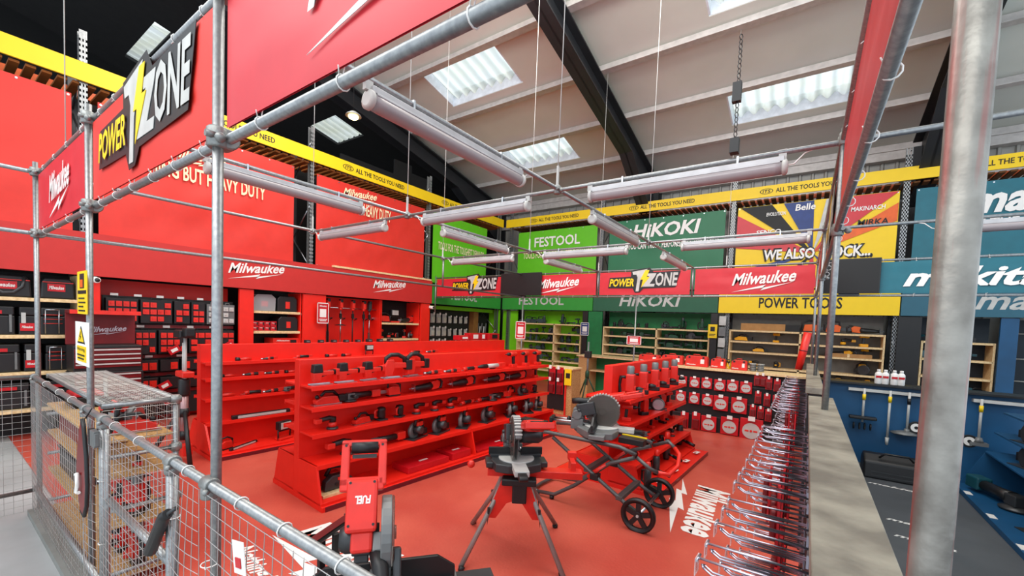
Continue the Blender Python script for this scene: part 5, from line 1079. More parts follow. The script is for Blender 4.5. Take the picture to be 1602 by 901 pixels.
def strip_lamp(t):
    part(t, 'body', BLK, lambda m: m.box(-.36, .36, -.03, .03, 0, .05), .008); part(t, 'lens', LGRY, lambda m: m.box(-.30, .30, .03, .036, .008, .042), .002); part(t, 'end_cap', REDT, lambda m: m.box(-.40, -.36, -.03, .03, 0, .05), .008)
def flood_lamp(t):
    part(t, 'stand', BLK, lambda m: m.path([(-.09, 0, .0), (-.10, 0, .12), (.10, 0, .12), (.09, 0, .0)], .012, 8)); part(t, 'head', BLK, lambda m: m.box(-.10, .10, -.05, .03, .13, .25), .012); part(t, 'lens', LGRY, lambda m: m.box(-.08, .08, .03, .038, .145, .235), .004); part(t, 'base', REDT, lambda m: m.box(-.10, .10, -.06, .05, 0, .03), .008)
def charger(t):
    part(t, 'body', BLK, lambda m: m.prism([(-.06, 0), (.06, 0), (.05, .06), (-.05, .06)], 'y', -.04, .04), .006); part(t, 'screen', GRY, lambda m: m.box(-.035, .035, .04, .043, .015, .045))
def chain_loop(t):
    part(t, 'bar', STEEL, lambda m: m.box(-.02, .24, -.003, .003, .05, .10), .001); part(t, 'housing', REDT, lambda m: m.prism([(-.20, .02), (.0, .02), (.02, .12), (-.04, .15), (-.18, .14)], 'y', -.05, .05), .01); part(t, 'handle', BLK, lambda m: m.path([(0, 0, .10), (-.01, 0, .20), (-.12, 0, .21), (-.22, 0, .16), (-.22, 0, .05), (-.17, 0, .03)], .016, 8)); part(t, 'foot', BLK, lambda m: m.box(-.20, .0, -.045, .045, 0, .022), .004)
for nm, fn in (('jigsaw', jigsaw), ('barrel_jigsaw', barrel_jigsaw), ('circular_saw', circular_saw), ('reciprocating_saw', recip_saw), ('polisher', sander), ('palm_sander', palm_sander), ('angle_grinder', grinder), ('cordless_drill', drill), ('power_planer', planer), ('multi_tool', multi_tool), ('ratchet_wrench', ratchet), ('nail_gun', nailer), ('rotary_hammer', rotary_hammer), ('breaker_hammer', breaker), ('torch', small_torch), ('strip_lamp', strip_lamp), ('flood_lamp', flood_lamp), ('battery_charger', charger), ('chainsaw', chain_loop)): P_(nm, fn)
NICE = {'jigsaw': ('red jigsaw', 'jigsaw'), 'barrel_jigsaw': ('barrel gripped jigsaw', 'jigsaw'), 'circular_saw': ('grey guarded circular saw', 'circular saw'), 'reciprocating_saw': ('black nosed reciprocating saw', 'reciprocating saw'), 'polisher': ('round pad sander', 'sander'), 'palm_sander': ('upright palm sander', 'sander'), 'angle_grinder': ('cordless angle grinder', 'angle grinder'), 'cordless_drill': ('pistol shaped drill', 'drill'), 'power_planer': ('red hand planer', 'planer'), 'multi_tool': ('slim multi tool', 'multi tool'), 'ratchet_wrench': ('small powered ratchet', 'ratchet'), 'nail_gun': ('long pale barrelled tool', 'power tool'), 'rotary_hammer': ('grey capped rotary hammer', 'rotary hammer'), 'breaker_hammer': ('upright breaker hammer', 'breaker hammer'), 'torch': ('small red torch', 'torch'), 'strip_lamp': ('long strip lamp', 'work lamp'), 'flood_lamp': ('black flood lamp', 'work lamp'), 'battery_charger': ('black battery charger', 'charger'), 'chainsaw': ('compact red chainsaw', 'chainsaw')}
def place(kind, loc, rz, where, group=None, s=1.0):
    pr = PROTO[kind]; lb = where.replace('@', NICE[kind][0])
    if not pr[1]:
        o = pr[0]; o.location = loc; o.rotation_euler = (0, 0, rz); o.scale = (s,)*3; o['label'] = lb; o['category'] = NICE[kind][1]; pr[1] = True
        if group: o['group'] = group
        return o
    o = dup(pr[0], loc, rz, lb, group, s); 
    if not group and 'group' in o: del o['group']
    return o
def stock(g, x, z, lst, shelf, rzb, group, zoff=.002):
    cnt = {}
    for kind, yw, dr, s in lst:
        ly = (yw-g.location.y)/math.cos(g.rotation_euler.z); p = glocal(g, x, ly, z+zoff); cnt[kind] = cnt.get(kind, 0)+1
        n = sum(1 for q in lst if q[0] == kind); w_ = ('%s @ from the near end, %s' % (ORD[cnt[kind]-1], shelf)) if n > 1 else '@ on the %s' % shelf
        place(kind, (p.x, p.y, p.z), rzb+g.rotation_euler.z+dr, w_, group, s)
H = -PI/2
stock(gA, .17, 1.125, [('barrel_jigsaw', 2.32, 0, 1), ('barrel_jigsaw', 2.58, 0, 1), ('barrel_jigsaw', 2.86, .1, 1), ('jigsaw', 3.14, -.1, 1.12), ('jigsaw', 3.42, .1, 1.12), ('ratchet_wrench', 3.70, 0, 1), ('ratchet_wrench', 4.02, 0, 1), ('multi_tool', 4.32, .1, 1), ('nail_gun', 4.78, 0, .95), ('cordless_drill', 5.25, 0, 1.05), ('cordless_drill', 5.58, .2, 1.05), ('cordless_drill', 5.90, .1, 1.05)], 'top shelf of the central gondola', H, 'tools on the top shelf of the central gondola')
stock(gA, .17, .925, [('power_planer', 2.36, 0, .95), ('angle_grinder', 2.72, 0, 1.15), ('chainsaw', 3.06, 0, .75), ('reciprocating_saw', 3.62, 0, 1), ('reciprocating_saw', 4.22, 0, 1), ('reciprocating_saw', 4.88, 0, 1), ('reciprocating_saw', 5.38, 0, 1), ('cordless_drill', 5.85, 0, .8)], 'second shelf of the central gondola', H, 'tools on the second shelf of the central gondola')
stock(gA, .18, .675, [('polisher', 2.42, PI, .9), ('power_planer', 2.74, .2, .8), ('palm_sander', 2.98, 0, 1), ('palm_sander', 3.22, .5, .95), ('polisher', 3.46, 0, .85), ('polisher', 3.74, 0, .85), ('polisher', 4.0, .1, .9), ('multi_tool', 4.28, .2, 1), ('multi_tool', 4.62, 0, 1.1), ('angle_grinder', 4.92, .1, 1.2), ('jigsaw', 5.22, .2, .7), ('circular_saw', 5.52, 0, .75), ('palm_sander', 5.85, 0, .9)], 'third shelf of the central gondola', H, 'tools on the third shelf of the central gondola')
stock(gA, .24, .405, [('polisher', 2.55, PI, 1.1), ('angle_grinder', 3.0, .1, 1.3), ('circular_saw', 3.42, .3, 1), ('circular_saw', 3.78, .3, 1), ('circular_saw', 4.20, .6, 1.05), ('circular_saw', 4.66, .3, 1.05), ('circular_saw', 5.18, .9, 1.1), ('circular_saw', 5.58, .9, 1.1), ('circular_saw', 5.88, .6, .95)], 'lowest shelf of the central gondola', H, 'tools on the lowest shelf of the central gondola')
# plunge saw on a board, red cases on the deck
p = glocal(gA, .28, .27, .085); t = empty('plunge_saw', p, H-.068, 'black cased plunge saw on a pine board at the near foot of the central gondola', 'plunge saw')
part(t, 'board', WOOD, lambda m: m.box(-.20, .20, -.13, .13, 0, .025), .002); part(t, 'blade_case', GUN, lambda m: m.prism([(-.15, .03), (.15, .03), (.14, .12), (.07, .17), (-.07, .17), (-.14, .11)], 'y', -.02, .06), .01); part(t, 'handle', BLK, lambda m: m.path([(.10, -.03, .15), (.05, -.03, .23), (-.06, -.03, .22), (-.14, -.03, .12)], .02, 8)); part(t, 'motor', REDT, lambda m: (m.box(-.05, .05, -.10, -.02, .05, .17),), .01)
part(t, 'brand_patch', REDT, lambda m: m.box(-.06, .02, .06, .064, .115, .145), .001); part(t, 'pivot', BLK, lambda m: m.lathe([(.018, .06), (.018, .068)], (.03, 0, .08), 'y', 12))
for k, (a, b) in enumerate(((1.0, 1.62), (1.66, 2.0), (2.1, 3.2))):
    p = glocal(gA, .30, (a+b)/2, .086); t = empty('flat_carton', p, -.068, 'flat red carton %s on the deck under the lowest shelf of the central gondola' % ('nearest', 'second', 'farthest')[k], 'box')
    part(t, 'carton_body', REDK, lambda m: m.box(-.15, .15, -(b-a)/2+.01, (b-a)/2-.01, 0, (.07, .085, .03)[k]), .004); part(t, 'lettering', WHT, lambda m: m.box(.02, .05, -.06, .06, (.0705, .0855, .0305)[k], (.072, .087, .032)[k]))
for g_, nm_, x_ in ((gB, 'rear gondola', .16),):
    G2 = 'small tools on the rear gondola'
    stock(g_, x_, 1.17, [('torch', 2.50, 0, .9), ('ratchet_wrench', 2.80, .2, .8), ('multi_tool', 3.25, 0, .8), ('torch', 3.7, 0, .9), ('torch', 3.95, .3, .9), ('charger' if False else 'flood_lamp', 4.35, 0, .7), ('multi_tool', 5.3, 0, .9), ('ratchet_wrench', 5.7, 0, 1)], 'top shelf of the rear gondola', H, G2)
    stock(g_, x_, .97, [('torch', 2.32, 0, .8), ('ratchet_wrench', 2.6, 0, .9), ('ratchet_wrench', 2.86, 0, .9), ('torch', 3.1, 0, .8)], 'second shelf of the rear gondola', H, G2)
    stock(g_, x_, .72, [('torch', 2.3, 0, 1), ('multi_tool', 2.6, 0, .9), ('ratchet_wrench', 2.85, .2, 1), ('angle_grinder', 3.1, .3, .8)], 'third shelf of the rear gondola', H, G2)
    stock(g_, x_, .42, [('strip_lamp', 2.72, 0, 1), ('strip_lamp', 3.5, 0, .7)], 'fourth shelf of the rear gondola', H, G2)
    stock(g_, .30, .085, [('strip_lamp', 2.45, .5, .6), ('flood_lamp', 2.95, .3, 1.0), ('flood_lamp', 3.3, .1, 1.1), ('chainsaw', 2.2, .4, .7)], 'deck of the rear gondola', H, G2)
# battery chargers along the top edge of the rear gondola, cartons at its far end
for k in range(8):
    p = glocal(gB, -.0, 1.35+.21*k, 1.386); place('battery_charger', p, H, '%s @ from the near end on top of the rear gondola' % ORD[k], 'chargers on the rear gondola', .7 if k < 5 else .85)
for k, (px0, px1, h, x) in enumerate(((725, 741, .10, -5.95), (742, 757, .15, -5.95), (758, 766, .15, -5.95), (771, 787, .15, -5.9))):
    y0, y1 = at(px0, 542, 'x', x).y, at(px1, 542, 'x', x).y; zt = 1.386
    t = empty('carton', (x-.14, (y0+y1)/2, zt), 0, '%s red carton standing at the far end of the rear gondola' % ORD[k], 'box'); box_obj('carton_body', t, x-.3, x-.12, y0, y1, zt, zt+h, REDK, .004); box_obj('print_panel', t, x-.12, x-.117, y0+(y1-y0)*.3, y1-(y1-y0)*.2, zt+.03, zt+h-.03, BLK if k == 3 else WHT)
# short gondola
GC = 'tools on the short gondola'
for k in range(5): 
    p = glocal(gC, .17, .22+.40*k, 1.002); place('rotary_hammer', p, .2, '%s @ from the near end, short gondola top shelf' % ORD[k], GC, 1.15)
for k, kd in enumerate(('cordless_drill', 'rotary_hammer', 'circular_saw', 'cordless_drill')): p = glocal(gC, .18, .2+.48*k, .737); place(kd, p, .3+.8*(k % 2), '@ in place %s from the near end, short gondola second shelf' % ('one', 'two', 'three', 'four')[k], GC, .85)
for k, kd in enumerate(('cordless_drill', 'angle_grinder', 'cordless_drill', 'rotary_hammer', 'cordless_drill')): p = glocal(gC, .18, .16+.42*k, .512); place(kd, p, -.4, '@ in place %s from the near end, short gondola third shelf' % ('one', 'two', 'three', 'four', 'five')[k], GC, .72)
for k, kd in enumerate(('palm_sander', 'cordless_drill', 'palm_sander', 'polisher')): p = glocal(gC, .24, .3+.45*k, .302); place(kd, p, -.4, '@ in place %s from the near end, short gondola lowest shelf' % ('one', 'two', 'three', 'four')[k], GC, .68)
for k, (px, py, s) in enumerate(((1012, 765, .9), (1026, 742, .9), (1042, 718, 1.1), (1062, 695, 1.2))): p = at(px, py, 'z', .09); place('breaker_hammer', p, -.5, '%s @ from the near corner of the short gondola deck' % ORD[k], GC, s)
for k in range(4): 
    p = glocal(gC, .53, .35+.5*k, .0865); t = empty('price_card', p, -.2, '%s white price card along the deck edge of the short gondola' % ORD[k], 'price card', 'deck price cards'); part(t, 'card', WHT, lambda m: m.box(-.03, .03, -.06, .06, 0, .002)); part(t, 'print', REDK, lambda m: m.box(-.02, .0, -.04, .02, .002, .003))
# tools on the cage shelves
GG = 'tools inside the mesh cage'
for k, (x, z, kd, s) in enumerate(((-4.35, .972, 'palm_sander', 1.0), (-3.66, .972, 'power_planer', .9), (-3.80, .972, 'circular_saw', .9), (-3.95, .972, 'chainsaw', .7), (-3.66, .742, 'cordless_drill', .45), (-3.62, .422, 'rotary_hammer', .9), (-3.74, .422, 'rotary_hammer', .9), (-3.88, .422, 'cordless_drill', .95), (-4.02, .422, 'rotary_hammer', .9), (-3.62, .082, 'rotary_hammer', .95), (-3.76, .082, 'cordless_drill', 1), (-3.90, .082, 'rotary_hammer', .95), (-4.05, .082, 'cordless_drill', 1))):
    place(kd, (x, .86, z), .4+k, '@ inside the mesh cage, item %s from the top right' % ('one', 'two', 'three', 'four', 'five', 'six', 'seven', 'eight', 'nine', 'ten', 'eleven', 'twelve', 'thirteen')[k], GG, s)
box_c = empty('red_crate', (-4.1, .84, .42), 0, 'maroon crate on the middle chipboard shelf of the cage', 'crate'); box_obj('crate_body', box_c, -5.2, -4.35, .72, .98, .742, .93, DRED, .006); box_obj('crate_rim', box_c, -5.21, -4.34, .71, .99, .925, .94, REDK)
t = empty('red_crate', (-4.6, .84, .08), 0, 'dark crate on the bottom chipboard shelf of the cage', 'crate'); box_obj('crate_body', t, -5.2, -4.45, .72, .98, .422, .60, GUN, .006); box_obj('crate_rim', t, -5.21, -4.44, .71, .99, .595, .61, BLK)
t = empty('kit_box', (-4.2, .82, .97), 0, 'black and red kit box on the top chipboard shelf seen through mesh', 'box'); p = at(118, 662, 'y', .78); box_obj('tub', t, p.x-.16, p.x+.16, .74, .94, .973, 1.06, BLK, .01); box_obj('lid', t, p.x-.15, p.x+.15, .75, .93, 1.06, 1.09, REDK, .01)
# left unit garden tools, second shelf
for k, (y, z, kd, s) in enumerate(((6.56, 1.692, 'chainsaw', 1.1), (6.95, 1.692, 'flood_lamp', 1.3), (7.35, 1.692, 'reciprocating_saw', 1.3), (6.55, 1.302, 'cordless_drill', 1), (6.8, 1.302, 'polisher', 1), (7.05, 1.302, 'palm_sander', 1), (7.28, 1.302, 'cordless_drill', 1), (7.48, 1.302, 'circular_saw', .8))):
    place(kd, (-8.48, y, z), H+.1*k, '@ in place %s from left, %s garden tool shelf' % (('one', 'two', 'three', 'one', 'two', 'three', 'four', 'five')[k], 'upper' if k < 3 else 'lower'), 'tools on the garden tool shelves', s)
# ---- dark machines on the rear wall shelves
def dark_kind(kind, body, accent):
    src = PROTO[kind][0]; r = src.copy(); COL.objects.link(r)
    for k in ('group', 'label'): 
        if k in r: del r[k]
    for ch in kids(src):
        c = ch.copy(); c.data = ch.data.copy(); COL.objects.link(c); c.parent = r
        for i, q in enumerate(c.data.materials):
            if q is REDT: c.data.materials[i] = accent
            elif q in (STEEL, GRY, LGRY): c.data.materials[i] = GUN
    r.scale = (1, 1, 1); return r
RSETS = {}
def rear_place(setn, kind, loc, rz, label, s, cat):
    body, acc, grp = setn; key = (grp, kind)
    if key not in RSETS: r = dark_kind(kind, body, acc); r.location = loc; r.rotation_euler = (0, 0, rz); r.scale = (s,)*3; r['label'] = label; r['group'] = grp; r['category'] = cat; RSETS[key] = r
    else: dup(RSETS[key], loc, rz, label, grp, s)
TMG = mat('grey_teal_plastic', (40, 62, 66), .45); HKG = mat('dark_green_plastic', (16, 66, 44), .45); YLB = mat('amber_plastic', (236, 166, 14), .45); TLP = mat('teal_plastic', (18, 76, 88), .45)
KS = ['circular_saw', 'cordless_drill', 'jigsaw', 'palm_sander', 'angle_grinder', 'power_planer', 'polisher', 'reciprocating_saw', 'chainsaw', 'rotary_hammer']
rnd = random.Random(11)
def fill_unit(nm, zs, xa, xb, n, setn, kinds, mid, s0=1.0, skip=.12, y=11.36):
    for j, z in enumerate(zs):
        c = 0
        for i in range(n):
            x = xa+(xb-xa)*(i+.5)/n
            if any(abs(x-m) < .09 for m in mid) or rnd.random() < skip: continue
            kd = kinds[rnd.randrange(len(kinds))]; c += 1
            rear_place(setn, kd, (x+rnd.uniform(-.03, .03), y, z+.002), rnd.uniform(-.5, .5)+(PI if rnd.random() < .5 else 0), 'dark %s, %s from left on %s %s shelf' % (NICE[kd][1], ORD[c-1], nm, ORD[j]), s0*rnd.uniform(.85, 1.1), NICE[kd][1])
fill_unit("the lime unit's", ZF[:5], -7.55, -5.5, 9, (BLK, TMG, 'dark tools on the lime backed shelves'), KS, (-6.3,), .9)
fill_unit("the green unit's", ZG[:4], -4.6, -2.05, 11, (BLK, HKG, 'dark tools on the green backed shelves'), KS, (-3.24,), .9)
fill_unit("the grey unit's", ZY[1:5], -1.5, 1.2, 7, (BLK, YLB, 'amber and black tools on the grey backed shelves'), KS[:8], (-.13,), 1.05, .3)
fill_unit("the navy unit's", ZM, 1.85, 2.75, 4, (BLK, TLP, 'teal and black tools on the navy backed shelves'), KS, (), .9, .3)
for k, (x, kd) in enumerate(((.15, 'chainsaw'), (.55, 'chainsaw'), (.95, 'reciprocating_saw'))): rear_place((BLK, ORG, 'orange tools on the grey unit top shelf'), kd, (x, 11.35, 1.842), 0, 'orange and black %s, %s from left on the grey unit top shelf' % (NICE[kd][1], ORD[k]), 1.2, NICE[kd][1])
t = empty('long_carton', (-.75, 11.35, 1.842), 0, 'long brown cardboard carton on the top grey backed shelf', 'box'); box_obj('carton_body', t, -1.3, -.42, 11.25, 11.5, 1.842, 2.0, CARD, .004); box_obj('end_panel', t, -.42, -.15, 11.25, 11.5, 1.842, 1.99, BLKP, .004)
t = empty('long_carton', (.7, 11.3, 1.342), 0, 'flat brown carton on the right of the third grey backed shelf', 'box'); box_obj('carton_body', t, .35, 1.1, 11.22, 11.5, 1.342, 1.42, CARD, .004); box_obj('tape', t, .7, .74, 11.215, 11.22, 1.345, 1.42, WOOD)
# blue gondola tools
for k, (y, z, kd, x, s) in enumerate(((4.7, .072, 'chainsaw', 1.85, 1.5), (5.75, .072, 'circular_saw', 1.85, 1.4), (6.7, .072, 'angle_grinder', 1.8, 2.1), (5.0, .502, 'chainsaw', 1.98, 1.2), (5.8, .502, 'circular_saw', 1.98, 1.3), (6.6, .502, 'circular_saw', 1.98, 1.3), (5.2, .742, 'reciprocating_saw', 2.0, 1.3), (5.9, .742, 'circular_saw', 2.0, 1.2), (6.7, .742, 'circular_saw', 2.0, 1.2), (5.6, .982, 'chainsaw', 2.03, 1), (6.4, .982, 'angle_grinder', 2.03, 1.3))):
    rear_place((BLK, TLP, 'teal tools on the blue gondola'), kd, (x, y, z), H+.3, 'teal and black %s, item %s on the blue gondola' % (NICE[kd][1], ('one', 'two', 'three', 'four', 'five', 'six', 'seven', 'eight', 'nine', 'ten', 'eleven')[k]), s, NICE[kd][1])

# ================================================================== CHIPBOARD CABINET, TRIPODS, TOWER
t = empty('chipboard_cabinet', (-3.95, 7.6, 0), 0, 'chipboard end cabinet with black front of hanging red packs', 'cabinet')
box_obj('carcass', t, -4.22, -3.72, 7.42, 7.8, .012, .92, OSB, .004); box_obj('front_board', t, -4.25, -3.86, 7.40, 7.42, .10, .90, BLKP); box_obj('red_edge', t, -3.86, -3.83, 7.39, 7.42, .012, .90, REDT); box_obj('top', t, -4.28, -3.70, 7.38, 7.82, .92, .95, WOOD, .003)
YN = Plane((-3.86, 7.37, .62), (1, 0, 0), (0, 0, 1)); t2 = empty('yellow_notice', (-3.8, 7.37, .62), 0, 'yellow notice on the chipboard cabinet corner', 'sign'); mb = MB(); YN.rect(mb, 0, .15, 0, .32); obj('board', mb, YEL, t2); mb = MB(); YN.rect(mb, .03, .12, .14, .24, None, .007, .002); obj('print', mb, BLK, t2)
n = 0
for z in (.66, .42):
    for x in (-4.14, -3.96): n += 1; dup(sp, (x, 7.38, z), 0, 'red blue pack %s on the black front of the chipboard cabinet' % ORD[n-1], 'packs on the chipboard cabinet', 1.5)
t = empty('chipboard_cabinet', (-4.4, 9.9, 0), 0, 'pine and chipboard counter in front of the green shelving', 'cabinet'); box_obj('side', t, -4.55, -4.3, 9.4, 9.9, .012, 1.05, OSB, .004); box_obj('shelf', t, -4.3, -3.0, 9.5, 9.9, .70, .73, WOOD); box_obj('top', t, -4.6, -2.9, 9.35, 9.95, 1.05, 1.085, WOOD, .003); box_obj('rear', t, -4.3, -2.9, 9.9, 9.92, .012, 1.05, MGRN)
t = empty('tripod_lamp', (-3.9, 8.5, 0), 0, 'green legged tripod with grey mast before the blue code sign', 'tripod')
cx, cy = -3.9, 8.5
for k in range(3): a = .6+2.1*k; mb = MB(); mb.path([(cx, cy, .72), (cx+.34*math.cos(a), cy+.34*math.sin(a), .02)], .016, 8); obj('leg', mb, HKG, t)
mb = MB(); mb.path([(cx, cy, .5), (cx, cy, 1.45)], .022, 10); obj('mast', mb, GRY, t); mb = MB(); mb.lathe([(.04, .66), (.045, .7), (.045, .78), (.03, .82)], (cx, cy, 0), 'z', 12); obj('collar', mb, HKG, t); mb = MB(); mb.box(cx-.07, cx+.07, cy-.05, cy+.05, 1.1, 1.25); obj('lamp_head', mb, BLK, t, bevel=.01)
def tower(x, y, h, label):
    t = empty('tower_light', (x, y, 0), 0, label, 'work lamp')
    mb = MB(); mb.path([(x, y, .1), (x, y, .95)], .042, 12); obj('outer_mast', mb, mat('rosy_alloy', (176, 140, 140), .35, .6), t)
    mb = MB(); mb.path([(x-.02, y, .95), (x-.02, y, h-.08)], .014, 8); mb.path([(x+.03, y, .95), (x+.03, y, h)], .017, 8); obj('inner_mast', mb, LGRY, t)
    mb = MB(); mb.lathe([(.055, .80), (.058, .82), (.058, .98), (.05, 1.0)], (x, y, 0), 'z', 14); obj('collar', mb, BLK, t); mb = MB(); mb.box(x-.10, x+.14, y-.06, y+.06, 1.02, 1.09); obj('red_clamp', mb, REDT, t, bevel=.012)
    for z in (.28, .55): mb = MB(); mb.lathe([(.052, z), (.052, z+.10)], (x, y, 0), 'z', 14); obj('band', mb, BLK, t)
    for k, a in enumerate((-.15, 3.0, 4.6)): mb = MB(); mb.path([(x+.04*math.cos(a), y+.04*math.sin(a), .62), (x+.38*math.cos(a), y+.38*math.sin(a), .03)], [.020, .026], 8); obj('leg', mb, BLK, t)
    mb = MB(); mb.box(x-.12, x+.12, y-.05, y+.05, .10, .24); obj('battery_base', mb, REDT, t, bevel=.015)
    mb = MB(); mb.box(x-.07, x+.12, y-.08, y+.08, h-.02, h+.07); mb.box(x+.08, x+.2, y-.05, y+.05, h-.0, h+.1); obj('lamp_head', mb, BLK, t, bevel=.012); return t
tower(-5.96, 1.84, 1.50, 'tall tripod tower light with black head beside the cage')

# ================================================================== MITRE SAWS
def miter_saw(loc, rz, raise_deg, label, fuel=False, slide=.0, s=1.0, fl=.34):
    t = empty('mitre_saw', loc, rz, label, 'mitre saw'); t.scale = (s,)*3
    bk = 1.0 if fl > .3 else .62
    part(t, 'base', GRY if fl > .3 else GUN, lambda m: (m.prism([(a*bk, b) for a, b in [(-.30, -.02), (-.26, -.12), (-.12, -.16), (.12, -.16), (.26, -.12), (.30, -.02), (.28, .10), (.12, .22), (-.12, .22), (-.28, .10)]], 'z', .0, .06), m.box(-.36*bk, -.28*bk, -.06, .08, .01, .05), m.box(.28*bk, .36*bk, -.06, .08, .01, .05)), .006)
    part(t, 'turntable', LGRY, lambda m: (m.lathe([(.165*bk**.5, .06), (.165*bk**.5, .072)], (0, 0, 0), 'z', 28), m.box(-.05, .05, -.30, -.12, .03, .068)), .003)
    part(t, 'mitre_lock', BLK, lambda m: (m.box(-.03, .03, -.36, -.29, .02, .06), m.lathe([(.018, -.03), (.018, .03)], (0, -.36, .04), 'x', 10)), .005)
    for sg in (-1, 1):
        part(t, 'fence', BLK, lambda m: m.prism([(sg*.04, .075), (sg*fl, .075), (sg*fl, .13), (sg*fl*.75, .19 if fl > .3 else .13), (sg*.06, .19 if fl > .3 else .13), (sg*.04, .12)], 'y', .045, .065), .003)
        part(t, 'fence_base', GUN, lambda m: m.box(min(sg*.04, sg*(fl-.01)), max(sg*.04, sg*(fl-.01)), .03, .09, .06, .082), .002)
    part(t, 'hinge_block', GRY, lambda m: (m.box(-.07, .07, .17, .29, .02, .12), m.prism([(.17, .12), (.29, .12), (.27, .22), (.19, .24)], 'x', -.055, .055), m.lathe([(.045, -.085), (.045, .085)], (0, .23, .16), 'x', 16)), .006)
    for sg in (-1, 1): part(t, 'slide_rail', STEEL, lambda m: m.path([(sg*.05, .10, .085), (sg*.05, .44+slide, .085)], .012, 10))
    part(t, 'rail_end', BLK, lambda m: m.box(-.075, .075, .42+slide, .45+slide, .06, .11), .005)
    part(t, 'bevel_knob', BLK, lambda m: m.ball((.0, .32, .10), .026, sc=(1.4, .8, 1)))
    R = Matrix.Translation((0, .22, .15)) @ Matrix.Rotation(-math.radians(raise_deg), 4, 'X') @ Matrix.Translation((0, -.22, -.15))
    def hp_(name, mt, fn, bevel=0.0): mb = MB(); mb.M = R; fn(mb); return obj(name, mb, mt, t, True, bevel)
    hp_('head_arm', GRY, lambda m: (m.prism([(.23, .12), (.23, .20), (.05, .27), (-.02, .25), (.0, .18)], 'x', -.035, .045),), .006)
    half = [(-.01+.165*math.cos(a), .15+.165*math.sin(a)) for a in [PI*q/14-.25 for q in range(16)]]
    hp_('upper_guard', GRY, lambda m: m.prism(half, 'x', -.035, .012), .006); hp_('blade', GRY, lambda m: m.lathe([(.15, -.0125), (.15, -.0105)], (0, -.01, .15), 'x', 30))
    hp_('lower_guard', GLASSY, lambda m: (m.lathe([(.158, -.045), (.162, -.04), (.162, -.037)], (0, -.01, .15), 'x', 28), m.lathe([(.03, -.055), (.03, -.045)], (0, -.01, .15), 'x', 14)), 0)
    if not fuel:
        tm = MB(); tm.M = R
        for q in range(20): a = PI*q/19-.2; tm.cbox((-.012, -.01+.166*math.cos(a), .15+.166*math.sin(a)), (.052, .010, .010), Matrix.Rotation(a, 4, 'X'))
        obj('guard_ribs', tm, LGRY, t, True)
    else:
        part(t, 'rear_housing', GRY, lambda m: m.prism([(-.11, .26), (.11, .26), (.09, .42), (-.09, .42)], 'z', .0, .10), .015); part(t, 'housing_knob', BLK, lambda m: m.path([(-.04, .40, .10), (-.06, .42, .13)], .022, 10))
    hp_('motor_housing', REDT, lambda m: (m.box(.03, .16, -.24, -.02, .205, .285), m.box(.045, .135, -.03, .06, .20, .27)), .014)
    hp_('motor', GUN, lambda m: m.lathe([(.055, .02), (.06, .05), (.06, .16), (.045, .185)], (0, -.0, .18), 'x', 16), 0)
    fr_ = lambda m: (m.box(-.005, .032, -.41, -.21, .222, .268), m.box(.155, .192, -.41, -.21, .222, .268), m.box(-.005, .192, -.415, -.385, .222, .268), m.box(.005, .192, -.25, -.19, .222, .268))
    hp_('handle_frame', REDT, fr_, .008); hp_('grip', BLK, lambda m: (m.path([(.035, -.385, .245), (.15, -.385, .245)], .030, 12), m.box(.04, .145, -.35, -.335, .232, .258)), 0)
    hp_('battery_socket', BLK, lambda m: (m.box(.05, .13, .0, .07, .19, .235), m.box(.06, .12, .06, .10, .195, .22)), .006)
    hp_('dust_port', BLK, lambda m: m.path([(.03, .06, .24), (.01, .12, .262), (.0, .20, .285), (.0, .26, .29)], [.03, .034, .030, .028], 12), 0)
    hp_('depth_bracket', GUN, lambda m: (m.box(-.075, -.04, .05, .22, .14, .26), m.path([(-.09, .2, .2), (-.03, .2, .2)], .016, 10)), .008)
    for a, b in ((.045, -.225), (.145, -.225), (.045, -.05), (.145, -.05), (.015, -.39), (.173, -.39)): sc_ = MB(); sc_.M = R; zt = .2865 if b > -.3 else .270; sc_.lathe([(.006, zt-.02), (.006, zt)], (a, b, 0), 'z', 8); obj('screw', sc_, BLK, t, True)
    if fuel:
        V, F = glyphs('FUEL', .1, .04); tm = MB(); tm.M = R; tm.add([(.058+.065*a, -.17+.035*b, .2865) for a, b in V], F); obj('lettering', tm, WHT, t, True)
    return t
S1 = miter_saw((-1.62, 1.30, .465), math.radians(-129), 64, 'mitre saw in the foreground with its red handle raised upright', True)
# its stand
t = empty('saw_stand', (-1.62, 1.30, 0), math.radians(-129), 'stand with red tipped arm under the foreground mitre saw', 'saw stand')
part(t, 'beam', GUN, lambda m: m.box(-.55, .55, -.05, .05, .42, .495), .004); 

for sx in (-1, 1):
    for sy in (-1, 1): part(t, 'leg', GRY, lambda m: m.path([(sx*.35, sy*.04, .43), (sx*.5, sy*.36, .02)], .017, 8)); part(t, 'foot', BLK, lambda m: m.path([(sx*.495, sy*.35, .04), (sx*.503, sy*.366, .012)], .022, 8))
a, b = at(488, 846, 'z', .74), at(547, 806, 'z', .74)
wa = empty('work_stop_arm', (a.x, a.y, 0), 0, 'red and black outrigger bar beside the foreground mitre saw', 'saw stand arm')
mb = MB(); mb.path([a, b], .020, 4, smooth=False); obj('top_bar', mb, DRED, wa); mb = MB(); mb.path([a-Vector((0, 0, .025)), b-Vector((0, 0, .025))], .018, 4, smooth=False); mb.box(b.x-.02, b.x+.03, b.y-.02, b.y+.02, .70, .75); obj('under_bar', mb, BLK, wa)
c = a.lerp(b, .42)
for k in (-1, 1): mb = MB(); mb.box(c.x-.012+k*.03, c.x+.012+k*.03, c.y-.015+k*.02, c.y+.015+k*.02, .012, .72); obj('support_leg', mb, BLK, wa)
